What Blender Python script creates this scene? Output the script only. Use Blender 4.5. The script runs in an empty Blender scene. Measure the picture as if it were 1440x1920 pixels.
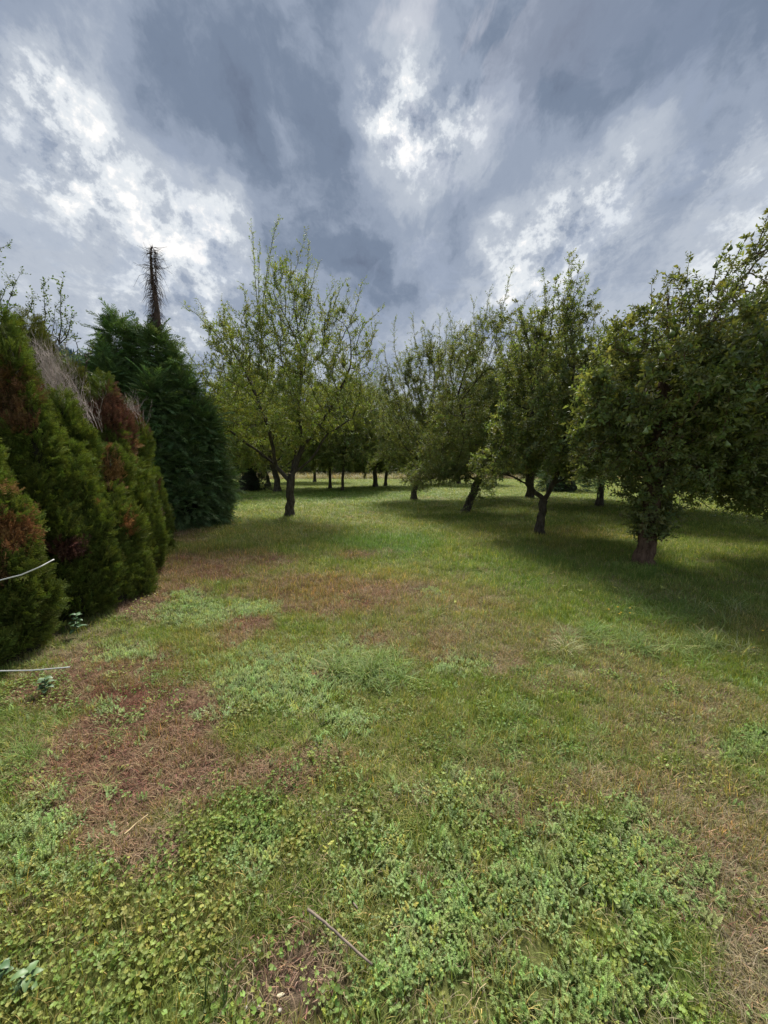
import bpy, math, random
import numpy as np
from mathutils import Vector

random.seed(7)
RNG = np.random.RandomState(11)
C = bpy.context.scene
COL = C.collection
R = math.radians
PI = math.pi

# ------------------------------------------------------------------ camera, sky, sun
CAM_H, PITCH, FPX = 1.55, R(6.6), 721.0            # eye height, downward pitch, focal length in photo pixels (1440 x 1920)
cd = bpy.data.cameras.new('camera')
cam = bpy.data.objects.new('camera', cd)
COL.objects.link(cam)
cam.location = (0, 0, CAM_H)
cam.rotation_euler = (PI / 2 - PITCH, 0, 0)
cd.sensor_fit = 'VERTICAL'
cd.sensor_height = 36
cd.lens = 36 * FPX / 1920
cd.clip_start, cd.clip_end = 0.05, 4000
C.camera = cam
CP, SP = math.cos(PITCH), math.sin(PITCH)

def ray(px, py):
    x, y = (px - 720) / FPX, -(py - 960) / FPX
    return np.array([x, CP + y * SP, -SP + y * CP])

def at(px, py):
    """ground point seen at a photo pixel"""
    d = ray(px, py); t = CAM_H / -d[2]
    return d[0] * t, d[1] * t

def at_y(px, py, Y):
    d = ray(px, py); t = Y / d[1]
    return Vector((d[0] * t, Y, CAM_H + d[2] * t))

def pix(x, y, z):
    """photo pixel of points (arrays)"""
    zz = z - CAM_H
    f = y * CP - zz * SP
    u = y * SP + zz * CP
    f = np.maximum(f, 1e-3)
    return 720 + FPX * x / f, 960 - FPX * u / f

SUN_EL, SUN_AZ = R(50), R(4)                      # sun ahead of the camera behind thin cloud; azimuth from +Y towards +X
W = bpy.data.worlds.new('World')
C.world = W
W.use_nodes = True
nt = W.node_tree
nt.nodes.clear()
def N(t, **kw):
    n = nt.nodes.new(t)
    for k, v in kw.items(): setattr(n, k, v)
    return n
def sock(v, s):
    if isinstance(v, (int, float)): s.default_value = v
    elif isinstance(v, (tuple, list)): s.default_value = v
    else: nt.links.new(v, s)
def M(op, a, b=0.0, c=0.0, clamp=False):
    n = N('ShaderNodeMath', operation=op, use_clamp=clamp)
    sock(a, n.inputs[0]); sock(b, n.inputs[1]); sock(c, n.inputs[2])
    return n.outputs[0]
tc = N('ShaderNodeTexCoord')
sep = N('ShaderNodeSeparateXYZ'); nt.links.new(tc.outputs['Generated'], sep.inputs[0])
dx, dy, dz = sep.outputs
zc = M('MAXIMUM', dz, 0.0)
den = M('ADD', zc, 0.13)
u, v = M('DIVIDE', dx, den), M('DIVIDE', dy, den)
def noise(su, sv, scale, detail, rough, off, dist=0.0):
    cmb = N('ShaderNodeCombineXYZ')
    sock(M('MULTIPLY', u, su), cmb.inputs[0]); sock(M('MULTIPLY', v, sv), cmb.inputs[1]); cmb.inputs[2].default_value = off
    n = N('ShaderNodeTexNoise'); n.inputs['Scale'].default_value = scale; n.inputs['Detail'].default_value = detail
    n.inputs['Roughness'].default_value = rough; n.inputs['Distortion'].default_value = dist
    nt.links.new(cmb.outputs[0], n.inputs['Vector'])
    return n.outputs['Fac']
big = noise(1.0, 0.45, 0.9, 4, 0.5, 3.3, 0.0)
mid = noise(1.0, 0.38, 2.6, 6, 0.55, 7.1, 0.15)
fine = noise(1.0, 0.7, 6.5, 10, 0.66, 1.7, 0.3)
# thin places in the cloud layer (where the sun comes through) and thick ones: direction seen, tightness, strength
BLOBS = [(735, 75, 900, .6), (690, 165, 500, .65), (700, 215, 500, .5), (760, 250, 400, .55), (835, 215, 500, .55), (860, 275, 500, .5), (745, 175, 60, .36), (800, 230, 100, .22), (610, 150, 300, .15),
         (330, 400, 60, .26), (290, 350, 200, .28), (300, 470, 110, .30), (420, 500, 90, .36), (375, 440, 200, .25), (485, 380, 260, .3), (180, 265, 350, .36), (165, 335, 260, .32), (110, 320, 500, .2),
         (50, 430, 90, .18), (90, 470, 300, .2), (990, 480, 60, .55), (910, 560, 70, .50), (1080, 440, 110, .48), (1150, 410, 300, .2), (1310, 320, 110, .30), (1345, 290, 600, .2), (1430, 475, 200, .5),
         (505, 230, 900, .45), (30, 100, 900, .4), (115, 135, 500, .32), (15, 160, 700, .3), (130, 610, 200, .36), (250, 570, 300, .2), (470, 20, 400, .42), (390, 30, 400, .3), (800, 600, 160, .34), (700, 610, 300, .25), (1440, 230, 500, .3),
         (170, 40, 400, .2), (660, 420, 200, .14), (790, 450, 500, .25), (930, 460, 600, .2), (340, 640, 160, .22), (580, 530, 400, .15),
         (1150, 90, 12, -.20), (1060, 300, 22, -.14), (840, 500, 90, -.26), (740, 540, 140, -.2), (560, 330, 50, -.24), (930, 380, 60, -.16), (150, 520, 200, -.14), (60, 610, 200, -.16),
         (1250, 430, 200, -.12), (420, 200, 40, -.22), (600, 60, 60, -.16), (230, 430, 200, -.16), (280, 150, 80, -.1), (640, 480, 90, -.15), (80, 520, 200, -.1)]
acc = None
wn = N('ShaderNodeTexNoise'); wn.inputs['Scale'].default_value = 1.9; wn.inputs['Detail'].default_value = 7; wn.inputs['Roughness'].default_value = .62
wc = N('ShaderNodeCombineXYZ'); nt.links.new(u, wc.inputs[0]); sock(M('MULTIPLY', v, .5), wc.inputs[1]); wc.inputs[2].default_value = 5.5
nt.links.new(wc.outputs[0], wn.inputs['Vector'])
w1 = N('ShaderNodeVectorMath', operation='SUBTRACT'); nt.links.new(wn.outputs['Color'], w1.inputs[0]); w1.inputs[1].default_value = (.5, .5, .5)
w2 = N('ShaderNodeVectorMath', operation='SCALE'); nt.links.new(w1.outputs[0], w2.inputs[0]); w2.inputs['Scale'].default_value = .28
w3 = N('ShaderNodeVectorMath', operation='ADD'); nt.links.new(tc.outputs['Generated'], w3.inputs[0]); nt.links.new(w2.outputs[0], w3.inputs[1])
w4 = N('ShaderNodeVectorMath', operation='NORMALIZE'); nt.links.new(w3.outputs[0], w4.inputs[0])
warp = M('MULTIPLY', M('SUBTRACT', mid, 0.5), 0.16)
for (px, py, k, a) in BLOBS:
    d = Vector(ray(px, py)).normalized()
    n = N('ShaderNodeVectorMath', operation='DOT_PRODUCT')
    nt.links.new(w4.outputs[0], n.inputs[0]); n.inputs[1].default_value = d
    e = M('EXPONENT', M('MULTIPLY', M('SUBTRACT', n.outputs['Value'], 1.0), float(k)))
    e = M('MULTIPLY', e, float(a) * ((.40 if px < 450 else .40 if py < 320 else .48) if a > 0 else .8))
    acc = e if acc is None else M('ADD', acc, e)
mt = N('ShaderNodeTexNoise'); mt.inputs['Scale'].default_value = 5.2; mt.inputs['Detail'].default_value = 9; mt.inputs['Roughness'].default_value = .6; mt.inputs['Distortion'].default_value = .25
nt.links.new(w4.outputs[0], mt.inputs['Vector'])
mott = mt.outputs['Fac']
mt2 = N('ShaderNodeTexNoise'); mt2.inputs['Scale'].default_value = 17; mt2.inputs['Detail'].default_value = 8; mt2.inputs['Roughness'].default_value = .65
nt.links.new(tc.outputs['Generated'], mt2.inputs['Vector'])
t = M('ADD', 0.50, acc)
t = M('ADD', t, M('MULTIPLY', M('SUBTRACT', big, 0.5), 0.26))
t = M('ADD', t, M('MULTIPLY', M('SUBTRACT', mid, 0.5), 0.34))
t = M('ADD', t, M('MULTIPLY', M('SUBTRACT', mott, 0.5), 1.05))
# broken pale cloud low over the horizon
t = M('ADD', t, M('MULTIPLY', M('EXPONENT', M('MULTIPLY', zc, -7.0)), 0.10))
# fine billows show where light comes through
pos = M('MAXIMUM', acc, 0.0)
t = M('ADD', t, M('MULTIPLY', M('SUBTRACT', fine, 0.52), M('ADD', 0.24, M('MULTIPLY', pos, 2.4))))
t = M('ADD', t, M('MULTIPLY', M('SUBTRACT', mt2.outputs['Fac'], 0.54), M('ADD', 0.16, M('MULTIPLY', pos, 5.2))))
ramp = N('ShaderNodeValToRGB')
nt.links.new(t, ramp.inputs[0])
cr = ramp.color_ramp
cr.interpolation = 'EASE'
stops = [(0.0, (.14, .175, .25)), (.22, (.19, .24, .33)), (.42, (.31, .365, .465)), (.62, (.47, .52, .60)), (.82, (.76, .80, .84)), (1.0, (1.02, 1.0, .98))]
cr.elements[0].position, cr.elements[0].color = stops[0][0], (*stops[0][1], 1)
cr.elements[1].position, cr.elements[1].color = 1.0, (*stops[-1][1], 1)
for p, c in stops[1:-1]:
    e = cr.elements.new(p); e.color = (*c, 1)
sky = N('ShaderNodeTexSky', sky_type='NISHITA', sun_disc=False, sun_elevation=SUN_EL, sun_rotation=SUN_AZ)
b1, b2 = N('ShaderNodeBackground'), N('ShaderNodeBackground')
nt.links.new(sky.outputs[0], b1.inputs[0]); b1.inputs[1].default_value = 0.06
nt.links.new(ramp.outputs[0], b2.inputs[0]); b2.inputs[1].default_value = 0.64
gap = noise(1.0, 0.6, 3.1, 6, 0.6, 12.4, 0.6)
cov = M('SUBTRACT', 1.0, M('MULTIPLY', M('MAXIMUM', M('SUBTRACT', gap, 0.54), 0.0), 2.5, clamp=True), clamp=True)
cov = M('MAXIMUM', cov, 0.9)
mx = N('ShaderNodeMixShader')
nt.links.new(cov, mx.inputs[0]); nt.links.new(b1.outputs[0], mx.inputs[1]); nt.links.new(b2.outputs[0], mx.inputs[2])
out = N('ShaderNodeOutputWorld'); nt.links.new(mx.outputs[0], out.inputs[0])
W.cycles.sampling_method = 'MANUAL'
W.cycles.sample_map_resolution = 512

sd = bpy.data.lights.new('sun', 'SUN')
sd.energy, sd.angle, sd.color = 4.5, R(16), (1.0, .95, .87)
sun = bpy.data.objects.new('sun', sd)
COL.objects.link(sun)
sun.rotation_euler = (PI / 2 - SUN_EL, 0, PI - SUN_AZ)
_d = Vector((math.sin(SUN_AZ) * math.cos(SUN_EL), math.cos(SUN_AZ) * math.cos(SUN_EL), math.sin(SUN_EL)))
sun.rotation_euler = _d.to_track_quat('Z', 'Y').to_euler()
C.view_settings.view_transform = 'Standard'
C.view_settings.look = 'None'
C.view_settings.exposure = 0.7
C.view_settings.gamma = 1.0
C.render.engine = 'CYCLES'
C.cycles.max_bounces = 6
C.cycles.diffuse_bounces = 3
C.cycles.transmission_bounces = 3
C.cycles.transparent_max_bounces = 4
C.cycles.use_denoising = True

# ------------------------------------------------------------------ helpers
def hash2(ix, iy, seed):
    h = (ix.astype(np.int64) * 374761393 + iy.astype(np.int64) * 668265263 + seed * 1442695041) & 0xffffffff
    h = ((h ^ (h >> 13)) * 1274126177) & 0xffffffff
    h = h ^ (h >> 16)
    return (h & 0xffff) / 65535.0
def vnoise(x, y, scale, seed=0):
    x = np.asarray(x, float) / scale; y = np.asarray(y, float) / scale
    ix, iy = np.floor(x), np.floor(y)
    fx, fy = x - ix, y - iy
    fx, fy = fx * fx * (3 - 2 * fx), fy * fy * (3 - 2 * fy)
    a, b = hash2(ix, iy, seed), hash2(ix + 1, iy, seed)
    c, d = hash2(ix, iy + 1, seed), hash2(ix + 1, iy + 1, seed)
    return (a * (1 - fx) + b * fx) * (1 - fy) + (c * (1 - fx) + d * fx) * fy
def fbm(x, y, scale, seed=0, octv=4):
    s, a, t = 0, 1.0, 0
    for k in range(octv):
        s = s + a * vnoise(x, y, scale / 2 ** k, seed + 17 * k); t += a; a *= .55
    return s / t

def new_mesh(name, v, faces, mat=None, smooth=False, vcol=None):
    me = bpy.data.meshes.new(name)
    me.from_pydata([tuple(p) for p in v], [], faces)
    if mat: me.materials.append(mat)
    if smooth: me.polygons.foreach_set('use_smooth', [True] * len(me.polygons))
    if vcol is not None:
        a = me.color_attributes.new('vcol', 'FLOAT_COLOR', 'POINT')
        c = np.ones((len(v), 4), np.float32); c[:, :3] = np.asarray(vcol).reshape(len(v), -1)
        a.data.foreach_set('color', c.ravel())
    me.update()
    return me

def tag(o, label=None, cat=None, group=None, kind=None):
    if label: o['label'] = label
    if cat: o['category'] = cat
    if group: o['group'] = group
    if kind: o['kind'] = kind
    return o
def obj(name, me, parent=None, loc=(0, 0, 0)):
    o = bpy.data.objects.new(name, me)
    COL.objects.link(o); o.location = loc
    if parent: o.parent = parent
    return o
def empty(name, loc, label, cat, group=None):
    o = bpy.data.objects.new(name, None)
    COL.objects.link(o); o.location = loc; o.empty_display_size = .3
    return tag(o, label, cat, group)

class MB:
    """collects points, faces and per-point tints, then becomes one mesh"""
    def __init__(s): s.v, s.f, s.c = [], [], []
    def add(s, v, f, c=(1, 1, 1)):
        n = len(s.v)
        s.v.extend(v); s.f.extend([tuple(i + n for i in q) for q in f]); s.c.extend([c] * len(v))
    def tube(s, pts, rad, sides=6, c=(1, 1, 1), rough=0.0, cap=True, seed=0):
        pts = [Vector(p) for p in pts]
        n = len(s.v); prev = None
        for i, p in enumerate(pts):
            t = (pts[min(i + 1, len(pts) - 1)] - pts[max(i - 1, 0)])
            t = t.normalized() if t.length > 1e-9 else Vector((0, 0, 1))
            if prev is None:
                a = t.cross(Vector((0, 1, 0)) if abs(t.y) < .9 else Vector((1, 0, 0))).normalized()
            else:
                a = (prev - t * prev.dot(t))
                a = a.normalized() if a.length > 1e-6 else t.orthogonal().normalized()
            prev = a; b = t.cross(a)
            for k in range(sides):
                an = 2 * PI * k / sides
                r = rad[i]
                if rough: r *= 1 + rough * (math.sin(an * 3 + seed + i * .35) * .5 + math.sin(an * 5 + seed * 2 - i * .8) * .35 + random.uniform(-.4, .4))
                s.v.append(p + (a * math.cos(an) + b * math.sin(an)) * r); s.c.append(c)
            if i:
                o, q = n + (i - 1) * sides, n + i * sides
                for k in range(sides):
                    k2 = (k + 1) % sides
                    s.f.append((o + k, o + k2, q + k2, q + k))
        if cap:
            s.f.append(tuple(n + (len(pts) - 1) * sides + k for k in range(sides)))
    def mesh(s, name, mat, smooth=False): return new_mesh(name, s.v, s.f, mat, smooth, s.c if s.c else None)

def nodes_mat(name):
    m = bpy.data.materials.new(name); m.use_nodes = True
    t = m.node_tree; return m, t, t.nodes, t.links, t.nodes['Principled BSDF']

def leaf_material(name, trans=.35, rough=.5, spec=.35, tcol=(1.5, 1.45, .55)):
    m, t, n, l, p = nodes_mat(name)
    ti = n.new('ShaderNodeAttribute'); ti.attribute_type = 'INSTANCER'; ti.attribute_name = 'tint'
    vc = n.new('ShaderNodeAttribute'); vc.attribute_name = 'vcol'
    mu = n.new('ShaderNodeVectorMath'); mu.operation = 'MULTIPLY'
    l.new(ti.outputs['Vector'], mu.inputs[0]); l.new(vc.outputs['Vector'], mu.inputs[1])
    l.new(mu.outputs[0], p.inputs['Base Color'])
    p.inputs['Roughness'].default_value = rough
    p.inputs['Specular IOR Level'].default_value = spec
    if trans:
        tr = n.new('ShaderNodeBsdfTranslucent')
        m2 = n.new('ShaderNodeVectorMath'); m2.operation = 'MULTIPLY'; m2.inputs[1].default_value = tcol
        l.new(mu.outputs[0], m2.inputs[0]); l.new(m2.outputs[0], tr.inputs['Color'])
        mx = n.new('ShaderNodeMixShader'); mx.inputs[0].default_value = trans
        l.new(p.outputs[0], mx.inputs[1]); l.new(tr.outputs[0], mx.inputs[2])
        l.new(mx.outputs[0], n['Material Output'].inputs['Surface'])
    return m
LEAF = leaf_material('leaf', .36, .5, .25)
GRASS = leaf_material('grass_blade', .3, .6, .2)
SCALE_LEAF = leaf_material('conifer_spray', .15, .7, .15)
DRY = leaf_material('dead_plant', .12, .85, .05, (1.1, 1, .9))

def bark_material(name, a, b, scale=14.0, bump=.6):
    m, t, n, l, p = nodes_mat(name)
    tc = n.new('ShaderNodeTexCoord'); mp = n.new('ShaderNodeMapping'); mp.inputs['Scale'].default_value = (1, 1, .35)
    l.new(tc.outputs['Object'], mp.inputs[0])
    no = n.new('ShaderNodeTexNoise'); no.inputs['Scale'].default_value = scale; no.inputs['Detail'].default_value = 8; no.inputs['Roughness'].default_value = .7
    vo = n.new('ShaderNodeTexVoronoi'); vo.inputs['Scale'].default_value = scale * 1.8; vo.feature = 'DISTANCE_TO_EDGE'
    l.new(mp.outputs[0], no.inputs['Vector']); l.new(mp.outputs[0], vo.inputs['Vector'])
    r = n.new('ShaderNodeValToRGB'); r.color_ramp.elements[0].position = .35; r.color_ramp.elements[1].position = .68
    r.color_ramp.elements[0].color = (*a, 1); r.color_ramp.elements[1].color = (*b, 1)
    l.new(no.outputs['Fac'], r.inputs[0]); l.new(r.outputs[0], p.inputs['Base Color'])
    p.inputs['Roughness'].default_value = .9; p.inputs['Specular IOR Level'].default_value = .1
    ad = n.new('ShaderNodeMath'); ad.operation = 'ADD'; l.new(no.outputs['Fac'], ad.inputs[0]); l.new(vo.outputs[0], ad.inputs[1])
    bu = n.new('ShaderNodeBump'); bu.inputs['Strength'].default_value = bump; bu.inputs['Distance'].default_value = .03
    l.new(ad.outputs[0], bu.inputs['Height']); l.new(bu.outputs[0], p.inputs['Normal'])
    return m
BARK = bark_material('apple_bark', (.035, .028, .02), (.13, .11, .085))
BARK_RED = bark_material('old_pear_bark', (.05, .03, .02), (.20, .13, .09), 18, .9)
BARK_DARK = bark_material('conifer_bark', (.035, .02, .013), (.10, .06, .04), 20)

def plain(name, col, rough=.8, var=.3, scale=30):
    m, t, n, l, p = nodes_mat(name)
    no = n.new('ShaderNodeTexNoise'); no.inputs['Scale'].default_value = scale; no.inputs['Detail'].default_value = 5
    r = n.new('ShaderNodeValToRGB')
    r.color_ramp.elements[0].position = .3; r.color_ramp.elements[1].position = .7
    r.color_ramp.elements[0].color = (*[c * (1 - var) for c in col], 1); r.color_ramp.elements[1].color = (*[min(1, c * (1 + var)) for c in col], 1)
    tc = n.new('ShaderNodeTexCoord'); l.new(tc.outputs['Object'], no.inputs['Vector'])
    l.new(no.outputs['Fac'], r.inputs[0]); l.new(r.outputs[0], p.inputs['Base Color']); p.inputs['Roughness'].default_value = rough
    return m

# ---- instancing of small plant pieces (stuff)
_groups = {}
def scatter_group(key, protos):
    if key in _groups: return _groups[key]
    g = bpy.data.node_groups.new('scatter_' + key, 'GeometryNodeTree')
    g.interface.new_socket('Geometry', in_out='INPUT', socket_type='NodeSocketGeometry')
    g.interface.new_socket('Geometry', in_out='OUTPUT', socket_type='NodeSocketGeometry')
    n, l = g.nodes.new, g.links.new
    gi, go, iop, j = n('NodeGroupInput'), n('NodeGroupOutput'), n('GeometryNodeInstanceOnPoints'), n('GeometryNodeGeometryToInstance')
    for p in reversed(protos):
        oi = n('GeometryNodeObjectInfo'); oi.inputs['Object'].default_value = p; oi.inputs['As Instance'].default_value = False
        l(oi.outputs['Geometry'], j.inputs[0])
    l(gi.outputs[0], iop.inputs['Points']); l(j.outputs[0], iop.inputs['Instance']); iop.inputs['Pick Instance'].default_value = True
    def na(name, t):
        q = n('GeometryNodeInputNamedAttribute'); q.data_type = t; q.inputs[0].default_value = name; return q.outputs[0]
    l(na('idx', 'INT'), iop.inputs['Instance Index'])
    er = n('FunctionNodeEulerToRotation'); l(na('rot', 'FLOAT_VECTOR'), er.inputs[0]); l(er.outputs[0], iop.inputs['Rotation'])
    l(na('scl', 'FLOAT_VECTOR'), iop.inputs['Scale'])
    l(iop.outputs[0], go.inputs[0])
    _groups[key] = g
    return g

def scatter(name, key, protos, P, rot, scl, tint, parent=None, idx=None):
    n = len(P)
    me = bpy.data.meshes.new(name)
    me.vertices.add(n); me.vertices.foreach_set('co', np.asarray(P, np.float32).ravel())
    if idx is None: idx = RNG.randint(0, len(protos), n)
    scl = np.asarray(scl, np.float32)
    if scl.ndim == 1: scl = np.repeat(scl[:, None], 3, 1)
    for nm, ty, val, k in (('rot', 'FLOAT_VECTOR', rot, 'vector'), ('scl', 'FLOAT_VECTOR', scl, 'vector'), ('tint', 'FLOAT_VECTOR', tint, 'vector'), ('idx', 'INT', idx, 'value')):
        a = me.attributes.new(nm, ty, 'POINT')
        a.data.foreach_set(k, np.ascontiguousarray(np.asarray(val, np.int32 if ty == 'INT' else np.float32)).ravel())
    o = obj(name, me, parent)
    md = o.modifiers.new('scatter', 'NODES'); md.node_group = scatter_group(key, protos)
    o['kind'] = 'stuff'
    return o

def unit(a): return a / np.maximum(np.linalg.norm(a, axis=1, keepdims=True), 1e-9)
def frame_euler(Z, X):
    """euler angles that turn local z to Z and local x near X (arrays)"""
    Z = unit(Z); X = unit(X - Z * (X * Z).sum(1, keepdims=True)); Y = np.cross(Z, X)
    m20 = np.clip(X[:, 2], -1, 1)
    return np.stack([np.arctan2(Y[:, 2], Z[:, 2]), -np.arcsin(m20), np.arctan2(X[:, 1], X[:, 0])], 1)
def tints(n, col, hv=.12, bv=.25):
    c = np.tile(np.asarray(col, float), (n, 1))
    return np.clip(c * (1 + RNG.uniform(-bv, bv, (n, 1))) * (1 + RNG.uniform(-hv, hv, (n, 3))), 0, 1)
def proto(name, mb, mat):
    return bpy.data.objects.new(name, mb.mesh(name, mat))

def leaf(mb, base, d, side, L, Wd, fold=.25, droop=.2, c=(1, 1, 1)):
    """folded leaf: base point, direction, sideways vector, length, width"""
    base, d, side = Vector(base), Vector(d).normalized(), Vector(side)
    side = (side - d * side.dot(d)).normalized(); up = side.cross(d)
    m = base + d * L * .5; tip = base + d * L - up * L * droop
    a = base + d * L * .42 + side * Wd / 2 + up * Wd * fold; b = base + d * L * .42 - side * Wd / 2 + up * Wd * fold
    mb.add([base, a, m, b, tip], [(0, 1, 2), (0, 2, 3), (1, 4, 2), (2, 4, 3)], c)
def rv(s=1.0): return Vector((random.uniform(-s, s), random.uniform(-s, s), random.uniform(-s, s)))
def shade(): 
    q = random.uniform(.72, 1.28); return (q * random.uniform(.9, 1.15), q, q * random.uniform(.8, 1.1))

def shoot_proto(name, n=11, L=.26, leaf_l=.062, leaf_w=.034, spread=1.0, mat=None):
    mb = MB()
    bend = rv(.12); bend.z = 0
    P = [Vector((0, 0, 0)) + Vector((bend.x * t * t, bend.y * t * t, L * t)) for t in np.linspace(0, 1, 4)]
    mb.tube(P, [.0035, .003, .0022, .0012], 3, (.75, .6, .45), cap=False)
    an = random.uniform(0, 6)
    for i in range(n):
        t = .08 + .92 * i / (n - 1); an += 2.4 + random.uniform(-.4, .4)
        p = Vector((bend.x * t * t, bend.y * t * t, L * t))
        o = Vector((math.cos(an), math.sin(an), 0))
        d = o * spread + Vector((0, 0, .75 if i < n - 1 else 3)) + rv(.35)
        s = o.cross(Vector((0, 0, 1))) + rv(.5)
        q = random.uniform(.75, 1.2)
        leaf(mb, p + o * .006, d, s, leaf_l * q, leaf_w * q, .2, random.uniform(0, .3), shade())
    return proto(name, mb, mat or LEAF)
SHOOT = [shoot_proto('leafy_shoot', n=random.choice([9, 11, 13]), L=random.uniform(.2, .3)) for _ in range(6)]
SHOOT_FAR = [shoot_proto('leafy_shoot_far', n=12, L=.42, leaf_l=.115, leaf_w=.065) for _ in range(4)]
SHOOT_PEAR = [shoot_proto('pear_shoot', n=random.choice([10, 12]), L=random.uniform(.14, .22), leaf_l=.075, leaf_w=.038) for _ in range(6)]

# ------------------------------------------------------------------ what grows where on the ground
def blob(px, py, items, x, y, seed, soft=.45, wob=.5):
    w = np.zeros_like(px)
    nz = (fbm(x, y, .7, seed) - .5) * 2 + (vnoise(x, y, .12, seed + 5) - .5) * .7
    for (cx, cy, rx, ry, a) in items:
        r = np.sqrt(((px - cx) / rx) ** 2 + ((py - cy) / ry) ** 2)
        w = np.maximum(w, a * np.clip((1.05 - r + nz * wob) / soft, 0, 1))
    return w
Z_BROWN = [(370, 1068, 130, 30, .85), (300, 1105, 60, 40, .7), (230, 1240, 130, 40, .7), (300, 1330, 150, 75, .95), (200, 1440, 200, 110, 1.), (270, 1590, 80, 50, .8), (360, 1440, 80, 90, .9), (480, 1450, 160, 45, .65),
           (120, 1290, 110, 40, .8), (470, 1175, 60, 28, .8), (600, 1120, 190, 45, .55), (700, 1200, 70, 25, .5), (120, 1560, 110, 40, .7), (620, 1420, 90, 30, .5), (310, 1000, 90, 25, .6), (300, 1130, 110, 40, .8),
           (570, 1850, 110, 90, .9), (680, 1040, 60, 10, .5), (460, 1050, 120, 20, .6), (560, 1800, 60, 60, .7)]
Z_STRAW = [(960, 1240, 50, 30, .8), (1060, 1190, 50, 18, .9), (840, 1200, 45, 22, .9), (820, 1220, 40, 14, .8), (1230, 1480, 230, 60, .6), (1360, 1600, 190, 130, .8), (900, 1200, 260, 50, .35), (1250, 1330, 220, 70, .4), (1000, 1520, 110, 50, .55), (1420, 1760, 100, 190, .75), (1020, 1290, 60, 16, .7),
           (1180, 1220, 120, 20, .5), (390, 1300, 40, 30, .9), (600, 1265, 22, 12, 1.), (1300, 1330, 150, 40, .5), (800, 1130, 220, 40, .45), (1100, 1270, 150, 40, .45), (940, 1450, 80, 40, .4), (430, 1200, 40, 20, .8), (700, 1110, 60, 14, .7), (1220, 1400, 180, 40, .4)]
Z_WEED = [(560, 1275, 185, 80, .85), (470, 1141, 50, 20, 1.), (365, 1155, 75, 38, .9), (240, 1222, 85, 20, .9), (1405, 1400, 65, 34, 1.), (660, 1345, 95, 55, .8), (850, 1760, 320, 200, 1.), (1160, 1660, 170, 120, .9), (560, 1900, 70, 40, .3),
          (1080, 1880, 340, 140, 1.), (60, 1590, 120, 75, .9), (500, 1610, 200, 120, .75), (830, 1510, 150, 70, .7), (1040, 1560, 60, 40, .6), (820, 1110, 45, 12, .7), (860, 1250, 60, 30, .5), (130, 1640, 130, 60, .6), (200, 1325, 60, 20, .4), (1190, 1510, 50, 25, .6), (700, 1640, 220, 120, .8)]
Z_IVY = [(190, 1760, 260, 130, 1.), (110, 1900, 320, 90, 1.), (330, 1660, 150, 80, .8), (450, 1560, 130, 80, .7), (420, 1850, 150, 120, .8), (60, 1480, 80, 60, .6), (90, 1300, 60, 45, .7), (620, 1560, 160, 80, .5), (600, 1880, 60, 50, .8), (230, 1350, 60, 30, .4),
         (300, 1150, 90, 25, .4), (530, 1460, 150, 40, .4)]
Z_LONG = [(25, 1400, 110, 120, .9), (690, 1255, 70, 45, .9), (1130, 1200, 110, 32, .9), (1270, 1225, 150, 30, .8), (900, 1380, 120, 50, .5), (180, 1480, 20, 20, .6), (205, 1380, 18, 14, .5), (1060, 1420, 200, 60, .4), (800, 1155, 35, 16, .8), (1300, 1150, 200, 40, .4),
          (1170, 1075, 80, 20, .8)]
Z_SOIL = [(560, 1850, 110, 70, 1.), (600, 1265, 22, 10, 1.), (270, 1600, 60, 40, .5), (340, 1320, 50, 30, .35), (510, 1880, 70, 50, 1.), (30, 1200, 200, 60, .7), (240, 1160, 60, 60, .5), (150, 1260, 110, 25, .5)]
Z_LUSH = [(740, 1025, 110, 22, 1.), (1000, 1075, 200, 45, .5), (600, 930, 250, 14, .6), (1170, 1075, 120, 30, .6), (1250, 1130, 240, 40, .5)]
Z_LAWN = None
def zones(x, y):
    px, py = pix(x, y, np.zeros_like(x))
    z = {}
    z['brown'] = blob(px, py, Z_BROWN, x, y, 1)
    z['straw'] = blob(px, py, Z_STRAW, x, y, 2)
    z['weed'] = blob(px, py, Z_WEED, x, y, 3, .7, .8)
    z['ivy'] = blob(px, py, Z_IVY, x, y, 4)
    z['long'] = blob(px, py, Z_LONG, x, y, 5, .5, .4)
    z['soil'] = blob(px, py, Z_SOIL, x, y, 6)
    z['lush'] = blob(px, py, Z_LUSH, x, y, 7)
    z['brown'] *= (1 - .85 * z['weed']) * np.clip(.5 + 1.5 * fbm(x, y, .45, 101), .3, 1)
    z['ivy'] = np.clip(z['ivy'] + .35 * (fbm(x, y, .28, 105) > .6) * (y < 2.8), 0, 1)
    z['ivy'] *= (1 - .5 * z['brown']) * (1 - z['soil'] * .8)
    return z
def gz(x, y):
    x, y = np.asarray(x, float), np.asarray(y, float)
    near = np.clip(1.2 - np.hypot(x, y) / 60, 0, 1)
    return ((fbm(x, y, 1.6, 21, 3) - .5) * .07 + (vnoise(x, y, .25, 25) - .5) * .012) * near
C_GREEN, C_OLIVE, C_BROWN = np.array([.165, .235, .052]), np.array([.28, .265, .10]), np.array([.22, .14, .09])
C_STRAW, C_SOIL, C_LUSH = np.array([.36, .30, .18]), np.array([.13, .095, .065]), np.array([.11, .22, .045])
def lerp(a, b, w): return a + (b - a) * np.asarray(w)[:, None]
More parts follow.
